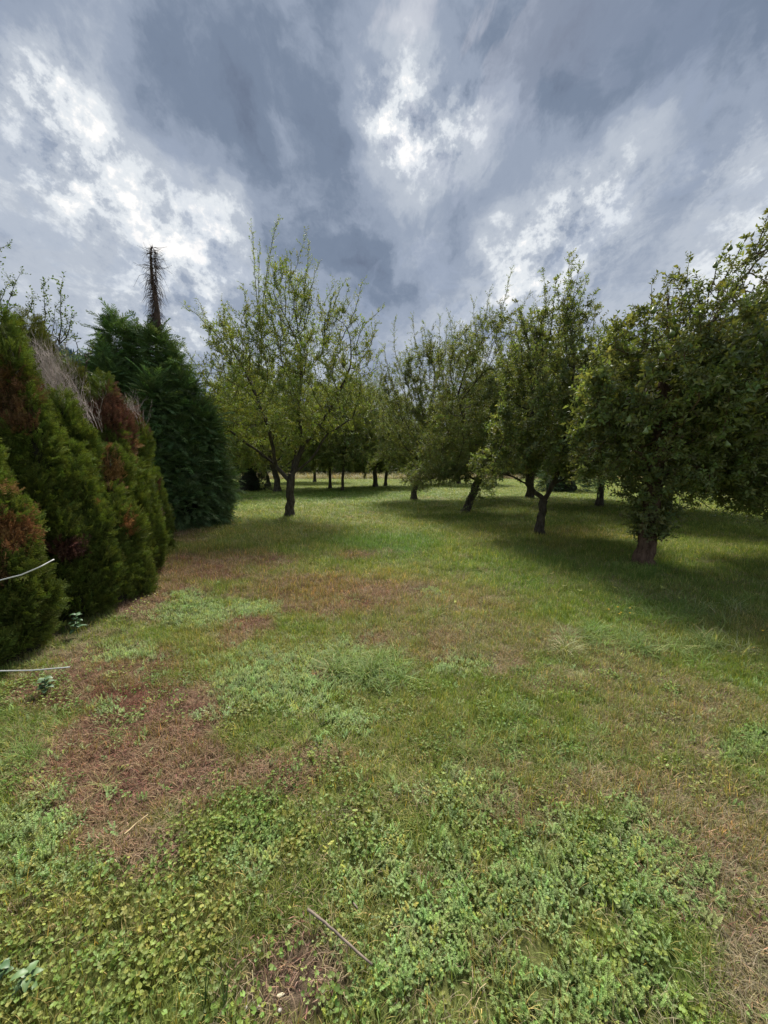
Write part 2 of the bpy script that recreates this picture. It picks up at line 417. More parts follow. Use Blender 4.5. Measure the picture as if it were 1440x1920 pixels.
def grass_col(x, y, z):
    n1, n2 = fbm(x, y, 2.3, 31), fbm(x, y, .6, 33)
    dist = np.hypot(x, y)
    c = np.tile(C_GREEN, (len(x), 1))
    dry = np.clip((n1 * .6 + n2 * .4 - .42) * 4, 0, 1) * np.clip(1.25 - dist / 14, .25, 1)
    c = lerp(c, C_OLIVE, dry * .75)
    c = lerp(c, C_BROWN * 1.1, z['brown'] * .75)
    c = lerp(c, C_STRAW * .8, z['straw'] * .8)
    c = lerp(c, C_LUSH, z['lush'] * .8)
    return c
def surface_col(x, y, z):
    c = grass_col(x, y, z) * .75
    c = lerp(c, C_BROWN * .55, z['brown'] * .9)
    c = lerp(c, C_STRAW * .7, z['straw'] * .7)
    c = lerp(c, C_SOIL * 1.1, np.maximum(z['soil'], .35 * z['weed']))
    fine = vnoise(x, y, .06, 41)
    return c * (.7 + .6 * fine)[:, None]

def grid_axis(parts):
    a = []
    for lo, hi, st in parts: a += list(np.arange(lo, hi, st))
    return np.array(a)
gx = grid_axis([(-800, -200, 60), (-200, -40, 10), (-40, -12, 1), (-12, -5, .2), (-5, 5, .05), (5, 12, .2), (12, 40, 1), (40, 200, 10), (200, 801, 60)])
gy = grid_axis([(-200, -20, 20), (-20, -1, 1), (-1, 5, .05), (5, 12, .12), (12, 40, .6), (40, 120, 5), (120, 1000, 60)])
GX, GY = np.meshgrid(gx, gy)
fx, fy = GX.ravel(), GY.ravel()
z_all = zones(fx, fy)
far_ok = fy > .3
for k in z_all: z_all[k] = np.where(far_ok, z_all[k], 0)
vc = surface_col(fx, fy, z_all)
nx, ny = len(gx), len(gy)
ii = (np.arange(ny - 1)[:, None] * nx + np.arange(nx - 1)[None, :]).ravel()
quads = np.stack([ii, ii + 1, ii + nx + 1, ii + nx], 1)
me = bpy.data.meshes.new('ground')
me.vertices.add(nx * ny); me.vertices.foreach_set('co', np.stack([fx, fy, gz(fx, fy)], 1).astype(np.float32).ravel())
me.loops.add(len(quads) * 4); me.loops.foreach_set('vertex_index', quads.ravel().astype(np.int32))
me.polygons.add(len(quads)); me.polygons.foreach_set('loop_start', (np.arange(len(quads)) * 4).astype(np.int32))
me.polygons.foreach_set('use_smooth', [True] * len(quads))
me.update(calc_edges=True)
ca = me.color_attributes.new('vcol', 'FLOAT_COLOR', 'POINT')
cc = np.ones((nx * ny, 4), np.float32); cc[:, :3] = vc; ca.data.foreach_set('color', cc.ravel())
m, t_, n_, l_, p_ = nodes_mat('ground_earth')
at_n = n_.new('ShaderNodeAttribute'); at_n.attribute_name = 'vcol'
tcn = n_.new('ShaderNodeTexCoord')
no = n_.new('ShaderNodeTexNoise'); no.inputs['Scale'].default_value = 55; no.inputs['Detail'].default_value = 8; no.inputs['Roughness'].default_value = .75
l_.new(tcn.outputs['Object'], no.inputs['Vector'])
no2 = n_.new('ShaderNodeTexNoise'); no2.inputs['Scale'].default_value = 5; no2.inputs['Detail'].default_value = 9; no2.inputs['Roughness'].default_value = .7
l_.new(tcn.outputs['Object'], no2.inputs['Vector'])
mr = n_.new('ShaderNodeMapRange'); mr.inputs['From Min'].default_value = .3; mr.inputs['From Max'].default_value = .7; mr.inputs['To Min'].default_value = .55; mr.inputs['To Max'].default_value = 1.45
l_.new(no.outputs['Fac'], mr.inputs['Value'])
mr2 = n_.new('ShaderNodeMapRange'); mr2.inputs['From Min'].default_value = .3; mr2.inputs['From Max'].default_value = .7; mr2.inputs['To Min'].default_value = .8; mr2.inputs['To Max'].default_value = 1.2
l_.new(no2.outputs['Fac'], mr2.inputs['Value'])
mm = n_.new('ShaderNodeMath'); mm.operation = 'MULTIPLY'; l_.new(mr.outputs[0], mm.inputs[0]); l_.new(mr2.outputs[0], mm.inputs[1])
vm = n_.new('ShaderNodeVectorMath'); vm.operation = 'SCALE'; l_.new(at_n.outputs['Vector'], vm.inputs[0]); l_.new(mm.outputs[0], vm.inputs['Scale'])
l_.new(vm.outputs[0], p_.inputs['Base Color']); p_.inputs['Roughness'].default_value = .95; p_.inputs['Specular IOR Level'].default_value = .05
bu = n_.new('ShaderNodeBump'); bu.inputs['Strength'].default_value = .9; bu.inputs['Distance'].default_value = .02
l_.new(no.outputs['Fac'], bu.inputs['Height']); l_.new(bu.outputs[0], p_.inputs['Normal'])
me.materials.append(m)
ground = tag(obj('ground', me), 'mown orchard ground with green, dry and bare brown patches', None, None, 'structure')

# hill with conifers far to the left
def make_hill():
    xs, ys = np.linspace(-520, -120, 60), np.linspace(200, 620, 50)
    X, Y = np.meshgrid(xs, ys)
    H = 118 * np.exp(-(((X + 325) / 105) ** 2 + ((Y - 400) / 150) ** 2)) + (fbm(X.ravel(), Y.ravel(), 60, 3).reshape(X.shape) - .5) * 14 - 8
    v = np.stack([X.ravel(), Y.ravel(), H.ravel()], 1)
    f = [(r * 60 + c, r * 60 + c + 1, (r + 1) * 60 + c + 1, (r + 1) * 60 + c) for r in range(49) for c in range(59)]
    o = tag(obj('hill', new_mesh('hill', v, f, plain('hill_forest_floor', (.05, .08, .07)), True)), 'dark wooded hill rising far beyond the hedge', None, None, 'structure')  # green-blue floor colour carries the haze of distance
    mb = MB()
    for k in range(9):
        zt = k / 9; r = .2 * (1 - zt) + .015
        ring = [Vector((math.cos(a) * r * random.uniform(.8, 1.2), math.sin(a) * r * random.uniform(.8, 1.2), .08 + zt * .88)) for a in np.linspace(0, 2 * PI, 8)[:-1]]
        mb.add(ring + [Vector((0, 0, min(1, .08 + zt * .88 + .22)))], [(i, (i + 1) % 7, 7) for i in range(7)], shade())
    pr = proto('hill_conifer', mb, SCALE_LEAF)
    P = np.stack([RNG.uniform(-480, -180, 14000), RNG.uniform(240, 520, 14000)], 1)
    hz = 118 * np.exp(-(((P[:, 0] + 325) / 105) ** 2 + ((P[:, 1] - 400) / 150) ** 2)) + (fbm(P[:, 0], P[:, 1], 60, 3) - .5) * 14 - 8.5
    k = hz > 10
    P = np.column_stack([P, hz])[k]
    n = len(P)
    s = scatter('forest', 'hill_conifer', [pr], P, np.stack([np.zeros(n), np.zeros(n), RNG.uniform(0, 6, n)], 1), RNG.uniform(5, 13, n), tints(n, (.07, .12, .13)))  # bluish tint stands in for haze between here and the hill
    tag(s, 'dark conifer forest covering the far hill', 'forest')
make_hill()

# ------------------------------------------------------------------ ground plants
def blade(mb, base, ang, h, lean, w, c, curl=1.0, seg=3):
    o = Vector((math.cos(ang), math.sin(ang), 0)); s = Vector((-o.y, o.x, 0))
    P = []
    for i in range(seg + 1):
        t = i / seg; th = lean * (t ** curl)
        P.append(Vector(base) + o * (h * t * math.sin(lean * .3 + th * .7)) + Vector((0, 0, h * t * math.cos(lean * .3 + th * .7))))
    v, f = [], []
    for i in range(seg):
        ww = w * (1 - (i / seg) ** 1.5) / 2
        v += [P[i] - s * ww, P[i] + s * ww]
        if i: f.append((2 * i - 2, 2 * i - 1, 2 * i + 1, 2 * i))
    v.append(P[seg]); f.append((2 * seg - 2, 2 * seg - 1, 2 * seg))
    mb.add(v, f, c)
def tuft(name, n, rad, h, lean, w, mat=GRASS, curl=1.0, dry=0.0):
    mb = MB()
    for _ in range(n):
        a, r = random.uniform(0, 2 * PI), rad * math.sqrt(random.random())
        q = random.uniform(.7, 1.3)
        c = (q, q * random.uniform(.92, 1.05), q * random.uniform(.8, 1.1))
        if random.random() < dry: c = (2.4 * q, 1.6 * q, 2.2 * q)
        blade(mb, (r * math.cos(a), r * math.sin(a), -.004), random.uniform(0, 2 * PI), random.uniform(*h), random.uniform(*lean), w * random.uniform(.7, 1.3), c, curl)
    return proto(name, mb, mat)
GR = [tuft('grass_tuft', 26, .055, (.03, .075), (.2, 1.3), .003, dry=.18) for _ in range(5)]
GR_L = [tuft('long_grass_tuft', 34, .04, (.14, .30), (.5, 2.0), .0045, curl=1.3, dry=.06) for _ in range(4)]
GR_D = [tuft('dry_grass_tuft', 30, .06, (.03, .085), (.5, 1.7), .0026, DRY) for _ in range(4)]
def thatch_proto(name):
    mb = MB()
    for _ in range(22):
        a = random.uniform(0, PI); L = random.uniform(.014, .05)
        o = Vector((math.cos(a), math.sin(a), random.uniform(-.15, .35))) * L; p = Vector((random.uniform(-.07, .07), random.uniform(-.07, .07), random.uniform(.0, .014)))
        s = Vector((-math.sin(a), math.cos(a), random.uniform(-.6, .6))).normalized() * random.uniform(.0008, .0018)
        q = random.uniform(.5, 1.6); b = rv(.006)
        mb.add([p - s, p + s, p + o / 2 + b + s, p + o / 2 + b - s, p + o], [(0, 1, 2, 3), (3, 2, 4)], (q, q * random.uniform(.85, 1.05), q * random.uniform(.8, 1.05)))
    return proto(name, mb, DRY)
THATCH = [thatch_proto('thatch_bits') for _ in range(4)]
def weed_proto(name, stems=8, h=(.025, .07), ll=.012, lw=.0058):
    mb = MB()
    for _ in range(stems):
        a, r = random.uniform(0, 2 * PI), .05 * math.sqrt(random.random())
        b = Vector((r * math.cos(a), r * math.sin(a), 0)); H = random.uniform(*h); ln = rv(.7); ln.z = 0
        tip = b + Vector((ln.x * H, ln.y * H, H))
        mb.tube([b, tip], [.0011, .0007], 3, (.8, .75, .5), cap=False)
        nw = 7
        q0 = random.uniform(.8, 1.15)
        for i in range(nw):
            t = .22 + .78 * i / (nw - 1); p = b.lerp(tip, t); a0 = random.uniform(0, 6)
            for k in range(5):
                an = a0 + k * 2 * PI / 5 + random.uniform(-.2, .2); sz = (1.1 - .45 * t) * random.uniform(.8, 1.2)
                d = Vector((math.cos(an), math.sin(an), .15 + .5 * t + random.uniform(-.2, .2))).normalized() * ll * sz
                s = Vector((-math.sin(an), math.cos(an), 0)) * lw * sz / 2
                q = q0 * (.75 + .4 * t) * random.uniform(.85, 1.15)
                mb.add([p, p + d * .5 - s, p + d, p + d * .5 + s], [(0, 1, 2), (0, 2, 3)], (q, q, q * .9))
    return proto(name, mb, LEAF)
WEED = [weed_proto('bedstraw_clump', random.choice([6, 8, 9]), h) for h in ((.025, .07), (.02, .05), (.03, .085), (.025, .06))]
def clover_proto(name, n=14):
    mb = MB()
    for _ in range(n):
        a, r_ = random.uniform(0, 2 * PI), .06 * math.sqrt(random.random()); b = Vector((r_ * math.cos(a), r_ * math.sin(a), 0)); c = b + Vector((random.uniform(-.015, .015), random.uniform(-.015, .015), random.uniform(.02, .06)))
        mb.tube([b, c], [.0008, .0006], 3, (.8, .8, .5), cap=False); a0 = random.uniform(0, 6); q = random.uniform(.7, 1.2) * (1.6 if random.random() < .07 else 1)
        for k in range(3):
            an = a0 + k * 2.094; d = Vector((math.cos(an), math.sin(an), random.uniform(-.1, .4))); sd_ = Vector((-math.sin(an), math.cos(an), 0))
            leaf(mb, c, d, sd_, random.uniform(.007, .011), .008, .1, .1, (q, q, q * .9))
    return proto(name, mb, LEAF)
WEED += [clover_proto('clover_clump') for _ in range(3)]
def ivy_proto(name, n=17):
    mb = MB()
    for _ in range(n):
        a, r = random.uniform(0, 2 * PI), .06 * math.sqrt(random.random()); H = random.uniform(.012, .05)
        b = Vector((r * math.cos(a), r * math.sin(a), 0)); c = b + Vector((random.uniform(-.02, .02), random.uniform(-.02, .02), H))
        mb.tube([b, c], [.0009, .0007], 3, (.9, .75, .5), cap=False)
        nrm = (Vector((0, 0, 1)) + rv(.55)).normalized(); ux = nrm.orthogonal().normalized(); uy = nrm.cross(ux)
        R0 = random.uniform(.004, .0088); ph = random.uniform(0, 6); rim = []
        for k in range(9):
            an = ph + .35 + k * (2 * PI - .7) / 8; rr = R0 * (1 + .09 * math.cos(k * PI)) * random.uniform(.93, 1.07)
            rim.append(c + ux * math.cos(an) * rr + uy * math.sin(an) * rr + nrm * random.uniform(.001, .003))
        q = random.uniform(.75, 1.35)
        mb.add([c] + rim, [(0, k + 1, k + 2) for k in range(8)], (q * random.uniform(.85, 1.2), q, q * random.uniform(.7, 1.0)))
    return proto(name, mb, LEAF)
IVY = [ivy_proto('ground_ivy_clump') for _ in range(5)]

def field(D0, d0=3.0, smax=6, ymin=.35, ymax=60, wide=1.25, far_pow=1.0):
    """random ground points, thinner and wider apart with distance; returns x, y, size"""
    edges = np.concatenate([np.arange(ymin, 6, .5), np.arange(6, 20, 2), np.arange(20, ymax + 5, 5)])
    X, Y = [], []
    for a, b in zip(edges[:-1], edges[1:]):
        s = np.clip(max(a, .1) / d0, 1, smax); w = wide * b + 1.0
        n = int(D0 / s ** 2 * (b - a) * 2 * w)
        X.append(RNG.uniform(-w, w, n)); Y.append(RNG.uniform(a, b, n))
    x, y = np.concatenate(X), np.concatenate(Y)
    return x, y, np.clip(y / d0, 1, smax)
def lay(name, key, protos, x, y, s, zs, tint, label, cat, lean=.12, idx=None):
    n = len(x)
    P = np.stack([x, y, gz(x, y)], 1)
    rot = np.stack([RNG.uniform(-lean, lean, n), RNG.uniform(-lean, lean, n), RNG.uniform(0, 2 * PI, n)], 1)
    return tag(scatter(name, key, protos, P, rot, np.stack([s, s, zs], 1), tint, idx=idx), label, cat)
def jitter(c, hv=.08, bv=.2):
    n = len(c); return np.clip(c * (1 + RNG.uniform(-bv, bv, (n, 1))) * (1 + RNG.uniform(-hv, hv, (n, 3))), 0, 1)

# mown grass
x, y, s = field(560)
z = zones(x, y)
keep = RNG.rand(len(x)) > np.clip(z['brown'] * .85 + z['soil'] * .9 + z['weed'] * .6 + z['ivy'] * .4 + z['straw'] * .3, 0, .97)
x, y, s = x[keep], y[keep], s[keep]; z = {k: v[keep] for k, v in z.items()}
hn = .7 + .8 * fbm(x, y, .8, 51)
lay('grass', 'grass', GR, x, y, s * RNG.uniform(.8, 1.2, len(x)), hn * np.clip(s, 1, 2.2) ** .8 * RNG.uniform(.7, 1.25, len(x)), jitter(grass_col(x, y, z)), 'short mown green and olive grass between the fruit trees', 'grass')
# dry grass
x, y, s = field(420, ymax=16)
z = zones(x, y)
pr = np.clip(z['brown'] * .55 + z['straw'] * .95 + .22 + .25 * (fbm(x, y, 1.2, 61) - .45), 0, 1) * (1 - z['weed'] * .9) * (1 - z['ivy'] * .8)
keep = RNG.rand(len(x)) < pr
x, y, s = x[keep], y[keep], s[keep]; z = {k: v[keep] for k, v in z.items()}
c = lerp(np.tile(C_STRAW * .85, (len(x), 1)), C_BROWN * 1.4, z['brown'] * .75)
lay('dry_grass', 'dry_grass', GR_D, x, y, s, np.clip(s, 1, 1.6) * RNG.uniform(.6, 1.1, len(x)), jitter(c, .08, .3), 'straw coloured dry grass among the green lawn', 'dry grass')
# thatch
x, y, s = field(480, ymax=12)
z = zones(x, y)
keep = RNG.rand(len(x)) < np.clip(z['brown'] * 1.1 + z['straw'] * .5, 0, 1) * (1 - .65 * z['soil'])
x, y, s = x[keep], y[keep], s[keep]; z = {k: v[keep] for k, v in z.items()}
nn = fbm(x, y, .5, 71)
c = lerp(np.tile(np.array([.22, .125, .09]), (len(x), 1)), np.array([.135, .052, .04]), np.clip((nn - .5) * 5, 0, 1)); c = lerp(c, C_STRAW, np.clip((.46 - nn) * 5, 0, 1) * .6)
lay('dead_thatch', 'thatch', THATCH, x, y, s, s, jitter(c, .08, .35), 'red brown dead clippings lying on the bare patches', 'thatch', .2)
# bedstraw weeds
x, y, s = field(1750, ymax=11, d0=5)
z = zones(x, y)
keep = RNG.rand(len(x)) < (z['weed'] ** 1.1 * .97 + .03 * (y < 4.5)) * (1 - z['soil'] * .85)
x, y, s = x[keep], y[keep], s[keep]; z = {k: v[keep] for k, v in z.items()}
nn = fbm(x, y, .6, 81)
c = lerp(np.tile(np.array([.25, .345, .125]), (len(x), 1)), np.array([.35, .45, .24]), np.clip(np.where(y > 2.2, .85, (nn - .4) * 2), 0, 1))
s = s * .60
WIDX = np.where(RNG.rand(len(x)) < np.where(y > 2.4, .05, .2), RNG.randint(4, 7, len(x)), RNG.randint(0, 4, len(x)))
lay('low_weeds', 'weed', WEED, x, y, s, s * 1.1 * (.55 + .9 * fbm(x, y, .35, 83)) * RNG.uniform(.55, 1.3, len(x)), jitter(np.where(RNG.rand(len(x), 1) < .1, c * [1.35, 1.12, .8], c), .1, .28), 'low bright green leafy weeds carpeting the foreground', 'weeds', idx=WIDX)
# ground ivy
x, y, s = field(330, ymax=7)
z = zones(x, y)
keep = RNG.rand(len(x)) < np.clip(z['ivy'] * .95 + .03 * (y < 3), 0, 1)
x, y, s = x[keep], y[keep], s[keep]
nn = fbm(x, y, .3, 91)
c = lerp(np.tile(np.array([.17, .25, .07]), (len(x), 1)), np.array([.30, .33, .10]), np.clip((nn - .5) * 3, 0, 1))
lay('ground_ivy', 'ivy', IVY, x, y, s, s, jitter(c, .1, .25), 'round leaved yellowish green ground ivy in the near corner', 'ground ivy')
# long grass
x, y, s = field(110, ymax=9)
z = zones(x, y)
keep = RNG.rand(len(x)) < z['long'] ** 1.2
x, y, s = x[keep], y[keep], s[keep]
c = lerp(np.tile(np.array([.18, .27, .075]), (len(x), 1)), np.array([.34, .37, .19]), np.clip((fbm(x, y, .5, 121) - .5) * 4, 0, 1))
lay('long_grass', 'long_grass', GR_L, x, y, np.where(y < 2.6, .6, 1.0), RNG.uniform(.5, .9, len(x)) * np.where(y < 2.6, .6, 1), jitter(c), 'long arching grass tufts left standing on the lawn', 'long grass')
# tall dry meadow beyond the orchard
n = 5000
x, y = RNG.uniform(-70, 110, n), RNG.uniform(50, 75, n)
lay('meadow_grass', 'meadow', GR_L, x, y, RNG.uniform(6, 9, n), RNG.uniform(3.0, 6, n), jitter(np.tile(np.array([.24, .22, .11]), (n, 1))), 'tall straw coloured meadow grass beyond the orchard', 'meadow')
# fallen leaves
x, y = RNG.uniform(-8, 14, 5200), RNG.uniform(4.2, 26, 5200)
d = np.minimum.reduce([np.hypot(x - a, y - b) / r for a, b, r in ((2.5, 11.5, 3.5), (3.3, 8.4, 3.), (4.6, 7, 3.2), (-2, 11.5, 3), (1.5, 17, 4), (8, 10, 5))])
k = RNG.rand(len(x)) < np.clip(1.2 - d, .04, 1) * .55
x, y = x[k], y[k]; n = len(x)
mb = MB(); leaf(mb, (-.03, 0, 0), (1, 0, .1), (0, 1, 0), .06, .04)
FL = [proto('fallen_leaf', mb, LEAF)]
lay('fallen_leaves', 'fallen', FL, x, y, RNG.uniform(.7, 1.3, n), RNG.uniform(.7, 1.3, n), tints(n, (.42, .42, .12), .1, .3), 'yellow fallen leaves scattered under the fruit trees', 'fallen leaves', .4).location.z = .045

# ------------------------------------------------------------------ trees
def colonize(nodes, par, attr, step=.22, infl=1.4, kill=.35, iters=70, grav=0.0, limit=7000, grow_from=0):
    nodes = [np.array(p, float) for p in nodes]; par = list(par)
    A = np.asarray(attr, float)
    near = np.full(len(A), -1); nd = np.full(len(A), 1e9)
    def upd(lo):
        nonlocal near, nd
        B = np.array(nodes[lo:])
        if not len(B) or not len(A): return
        dm = np.linalg.norm(A[:, None, :] - B[None], axis=2)
        j = dm.argmin(1); dv = dm[np.arange(len(A)), j]
        k = dv < nd
        near[k] = j[k] + lo; nd[k] = dv[k]
    upd(grow_from)
    cnt = {}
    for it in range(iters):
        if not len(A) or len(nodes) > limit: break
        inf = max(infl, float(nd.min()) * 1.25)
        k = nd < inf
        if not k.any(): break
        lo = len(nodes)
        P = np.array(nodes)
        D = unit(A[k] - P[near[k]])
        acc = np.zeros((lo, 3)); np.add.at(acc, near[k], D)
        for i in np.unique(near[k]):
            if cnt.get(i, 0) > 5: continue
            cnt[i] = cnt.get(i, 0) + 1
            d = acc[i] + RNG.normal(0, .25, 3); d[2] += grav; d /= max(np.linalg.norm(d), 1e-6)
            nodes.append(nodes[i] + d * step); par.append(int(i))
        upd(lo)
        keep = nd > kill
        A, near, nd = A[keep], near[keep], nd[keep]
    return np.array(nodes), np.array(par)

def ellipsoid_points(ells, per=28, hollow=.35):
    out = []
    for (cx, cy, cz, rx, ry, rz) in ells:
        n = int(per * 6 * rx * ry * rz * 4.2 + 12)
        p = unit(RNG.normal(size=(n, 3))) * (RNG.uniform(hollow ** 3, 1, (n, 1)) ** (1 / 3))
        out.append(p * [rx, ry, rz] + [cx, cy, cz])
    return np.concatenate(out)

def make_tree(name, label, cat, loc, trunk, trunk_r, ells, group=None, limbs=(), per=14, step=.22, kill=.34, shoots=2.0, protos=None, pkey='shoot', tint=(.10, .15, .045), bark=None,
              up=.5, sprouts=(), sscale=1.0, extra=None, sides=5, hollow=.35, auto=60, hang=60):
    """trunk and limbs: polylines in metres from the tree's foot; ells: crown volumes; sprouts: long upright shoots"""
    bark = bark or BARK; protos = protos or SHOOT
    root = empty(name, (loc[0], loc[1], float(gz(loc[0], loc[1])) - .02), label, cat, group)
    nodes, par, limb = [], [], []
    def add_line(pts, start, lid):
        prev = start; ids = []
        for a, b in zip(pts[:-1], pts[1:]):
            a, b = np.array(a, float), np.array(b, float); k = max(1, int(round(np.linalg.norm(b - a) / step)))
            for i in range(1, k + 1):
                nodes.append(a + (b - a) * i / k + RNG.normal(0, .012, 3)); par.append(prev); limb.append(lid); prev = len(nodes) - 1; ids.append(prev)
        return ids
    nodes.append(np.array(trunk[0], float)); par.append(-1); limb.append(0)
    tid = add_line(trunk, 0, 0)
    trunk_ids = [0] + tid
    for li, pts in enumerate(limbs):
        dd = [np.linalg.norm(nodes[i] - np.array(pts[0])) for i in range(len(nodes))]
        s0 = int(np.argmin(dd)); add_line([nodes[s0]] + list(pts[1:]), s0, li + 1)
    n0 = len(nodes)
    grow = max(1, int(len(trunk_ids) * (.75 if limbs else .6)))
    A = ellipsoid_points(ells, per, hollow); kill *= .8; trunk_r *= .86
    P, PA = colonize(nodes, par, A, step=step, kill=kill, grow_from=grow)
    n = len(P)
    # limb ids for grown nodes
    limb = list(limb) + [0] * (n - n0); nl = len(limbs) + 1
    tset = set(trunk_ids)
    for i in range(n0, n):
        p = PA[i]
        if p in tset: limb[i] = nl; nl += 1
        else: limb[i] = limb[p]
    # pipe model
    kids = [[] for _ in range(n)]
    for i in range(1, n): kids[PA[i]].append(i)
    tips = np.zeros(n)
    for i in range(n - 1, -1, -1):
        pass
    order = list(range(n)); depth = np.zeros(n, int)
    for i in range(1, n): depth[i] = depth[PA[i]] + 1
    order.sort(key=lambda i: -depth[i])
    for i in order:
        if not kids[i]: tips[i] = 1
        if i and PA[i] >= 0: tips[PA[i]] += tips[i]
    base = trunk_r * .8
    rad = np.maximum(base * (tips / tips[0]) ** .5, .0035)
    # trunk
    tb = MB()
    tl = trunk_ids; L = len(tl)
    trr = []
    for j, i in enumerate(tl):
        t = j / (L - 1); zz = P[i][2]
        r = max(rad[i] * 1.05, trunk_r * (1 - .25 * t)) if t < .75 else max(rad[i] * 1.1, trunk_r * (1 - .25 * t) * (1 - (t - .75) * 1.8))
        trr.append(r * (1 + .45 * math.exp(-zz / .12)))
    # finer trunk rings
    tp, tr2 = [], []
    for j in range(L - 1):
        for q in range(3):
            f = q / 3; tp.append(P[tl[j]] * (1 - f) + P[tl[j + 1]] * f); tr2.append(trr[j] * (1 - f) + trr[j + 1] * f)
    tp.append(P[tl[-1]]); tr2.append(trr[-1])
    tb.tube(tp, tr2, 14 if loc[1] < 16 else 9, rough=.10, seed=random.uniform(0, 9))
    obj('trunk', tb.mesh('trunk', bark, True), root)
    # branches: one mesh per limb
    mbs = {}
    started = set()
    for i in sorted(range(1, n), key=lambda i: -tips[i]):
        if i in started or i in tset: continue
        chain = [PA[i], i]; started.add(i); j = i
        while kids[j]:
            c = [q for q in kids[j] if q not in started and q not in tset]
            if not c: break
            b = max(c, key=lambda q: tips[q]); started.add(b); chain.append(b); j = b
        rr = [min(rad[chain[1]] * 1.15, rad[chain[0]])] + [rad[q] for q in chain[1:]]
        sd_ = 8 if rr[1] > .03 and loc[1] < 16 else (5 if rr[1] > .012 else 3)
        mbs.setdefault(limb[i], MB()).tube([P[q] for q in chain], rr, sd_, cap=False, rough=.06 if rr[1] > .02 else 0)
    big_l = sorted(mbs, key=lambda k: -len(mbs[k].v))
    for k in big_l[:12]: obj('branch', mbs[k].mesh('branch', bark, True), root)
    if big_l[12:]:
        tw = MB()
        for k in big_l[12:]:
            o0 = len(tw.v); tw.v += mbs[k].v; tw.c += mbs[k].c; tw.f += [tuple(a + o0 for a in f) for f in mbs[k].f]
        tag(obj('twigs', tw.mesh('twigs', bark, True), root), kind='stuff')
    # sprouts
    SP_, SD_ = [], []
    cz_ = P[n0:, 2]; cx_ = P[n0:, :2].mean(0)
    wgt = np.clip((cz_ - np.percentile(cz_, 35)) / (np.ptp(cz_) + 1e-6), 0, 1) ** 1.3 + .02; wgt /= wgt.sum()
    ab = MB()
    for i in RNG.choice(np.arange(n0, n), auto, p=wgt):
        a = P[i]; out_ = np.append((a[:2] - cx_), 0); out_ /= np.linalg.norm(out_) + 1e-6
        dr = np.array([0, 0, 1.0]) + out_ * RNG.uniform(0, .7) + RNG.normal(0, .12, 3); dr /= np.linalg.norm(dr)
        L_ = RNG.uniform(.35, 1.0) * (1.0 if loc[1] > 7 else .6); k = max(3, int(L_ / .11))
        pts = [a + dr * L_ * t + RNG.normal(0, .01, 3) for t in np.linspace(0, 1, k)]
        ab.tube(pts, list(np.linspace(.007, .0025, k)), 3, cap=False)
        for p_ in pts[1:]:
            for _ in range(2): SP_.append(p_); SD_.append(dr * .9 + RNG.normal(0, .5, 3))
    lowp = P[n0:][cz_ < np.percentile(cz_, 22)]
    for i in RNG.randint(0, len(lowp), hang):
        a = lowp[i]; out_ = np.append((a[:2] - cx_), 0); out_ /= np.linalg.norm(out_) + 1e-6
        L_ = RNG.uniform(.25, .75) * (1.0 if loc[1] > 7 else .75); k = max(3, int(L_ / .1)); pts = [a]
        for q in range(k):
            dr = out_ * (.9 - .8 * q / k) + np.array([0, 0, -.5 - .6 * q / k]) + RNG.normal(0, .15, 3); pts.append(pts[-1] + dr / np.linalg.norm(dr) * L_ / k)
        if pts[-1][2] < .9: continue
        ab.tube(pts, list(np.linspace(.007, .002, k + 1)), 3, cap=False)
        for p_ in pts[1:]:
            for _ in range(3): SP_.append(p_); SD_.append(out_ * .5 + np.array([0, 0, -.5]) + RNG.normal(0, .5, 3))
    tag(obj('twigs', ab.mesh('twigs', bark), root), kind='stuff')
    if sprouts:
        for (a, b) in sprouts:
            sb = MB()
            a, b = np.array(a, float), np.array(b, float)
            j = int(np.argmin(np.linalg.norm(P - a, axis=1))); a = P[j]
            L_ = np.linalg.norm(b - a); k = max(3, int(L_ / .12)); bow = RNG.normal(0, .05 * L_, 3); bow[2] = 0
            pts = [a + (b - a) * t + bow * math.sin(t * PI) + RNG.normal(0, .008, 3) for t in np.linspace(0, 1, k)]
            sb.tube(pts, list(np.linspace(.014, .003, k)), 4, cap=False)
            for q, p_ in enumerate(pts[1:]):
                tt = (q + 1) / k
                for _ in range(2 if tt > .15 else 1):
                    SP_.append(p_); dr = (b - a) / L_ * (.55 + tt) + RNG.normal(0, .55, 3); SD_.append(dr)
            obj('water_shoot', sb.mesh('water_shoot', bark), root)
    # foliage
    thr = max(.011, np.percentile(rad, 80))
    cand = np.array([i for i in range(n0, n) if rad[i] <= thr])
    m = int(len(cand) * shoots * 1.25)
    cw = vnoise(P[cand, 0] + P[cand, 2] * .6 + 50, P[cand, 1] * .8 + P[cand, 2] + 50, .55, 19) * .6 + vnoise(P[cand, 0] - P[cand, 1] + 80, P[cand, 2] * 1.2 + 30, .9, 29) * .4
    cw = np.clip(cw - .22, .02, 1) ** 1.5; pick = RNG.choice(cand, m, p=cw / cw.sum())
    par_i = PA[pick]
    f = RNG.rand(m, 1)
    pos = P[pick] * (1 - f) + P[par_i] * f
    d = unit(P[pick] - P[par_i]) * .9 + RNG.normal(0, .6, (m, 3)) + [0, 0, up]
    sc = RNG.uniform(.75, 1.25, m) * sscale
    if SP_:
        pos = np.vstack([pos, SP_]); d = np.vstack([d, SD_]); sc = np.concatenate([sc, RNG.uniform(.5, .85, len(SP_)) * sscale])
    if extra is not None:
        ep, ed = extra; pos = np.vstack([pos, ep]); d = np.vstack([d, ed]); sc = np.concatenate([sc, RNG.uniform(.7, 1.1, len(ep))])
    ti = tints(len(pos), tint, .1, .25)
    nn = vnoise(pos[:, 0] + pos[:, 2] * .7, pos[:, 1] + pos[:, 2], .9, 5)
    ti = ti * (.8 + .45 * nn)[:, None]
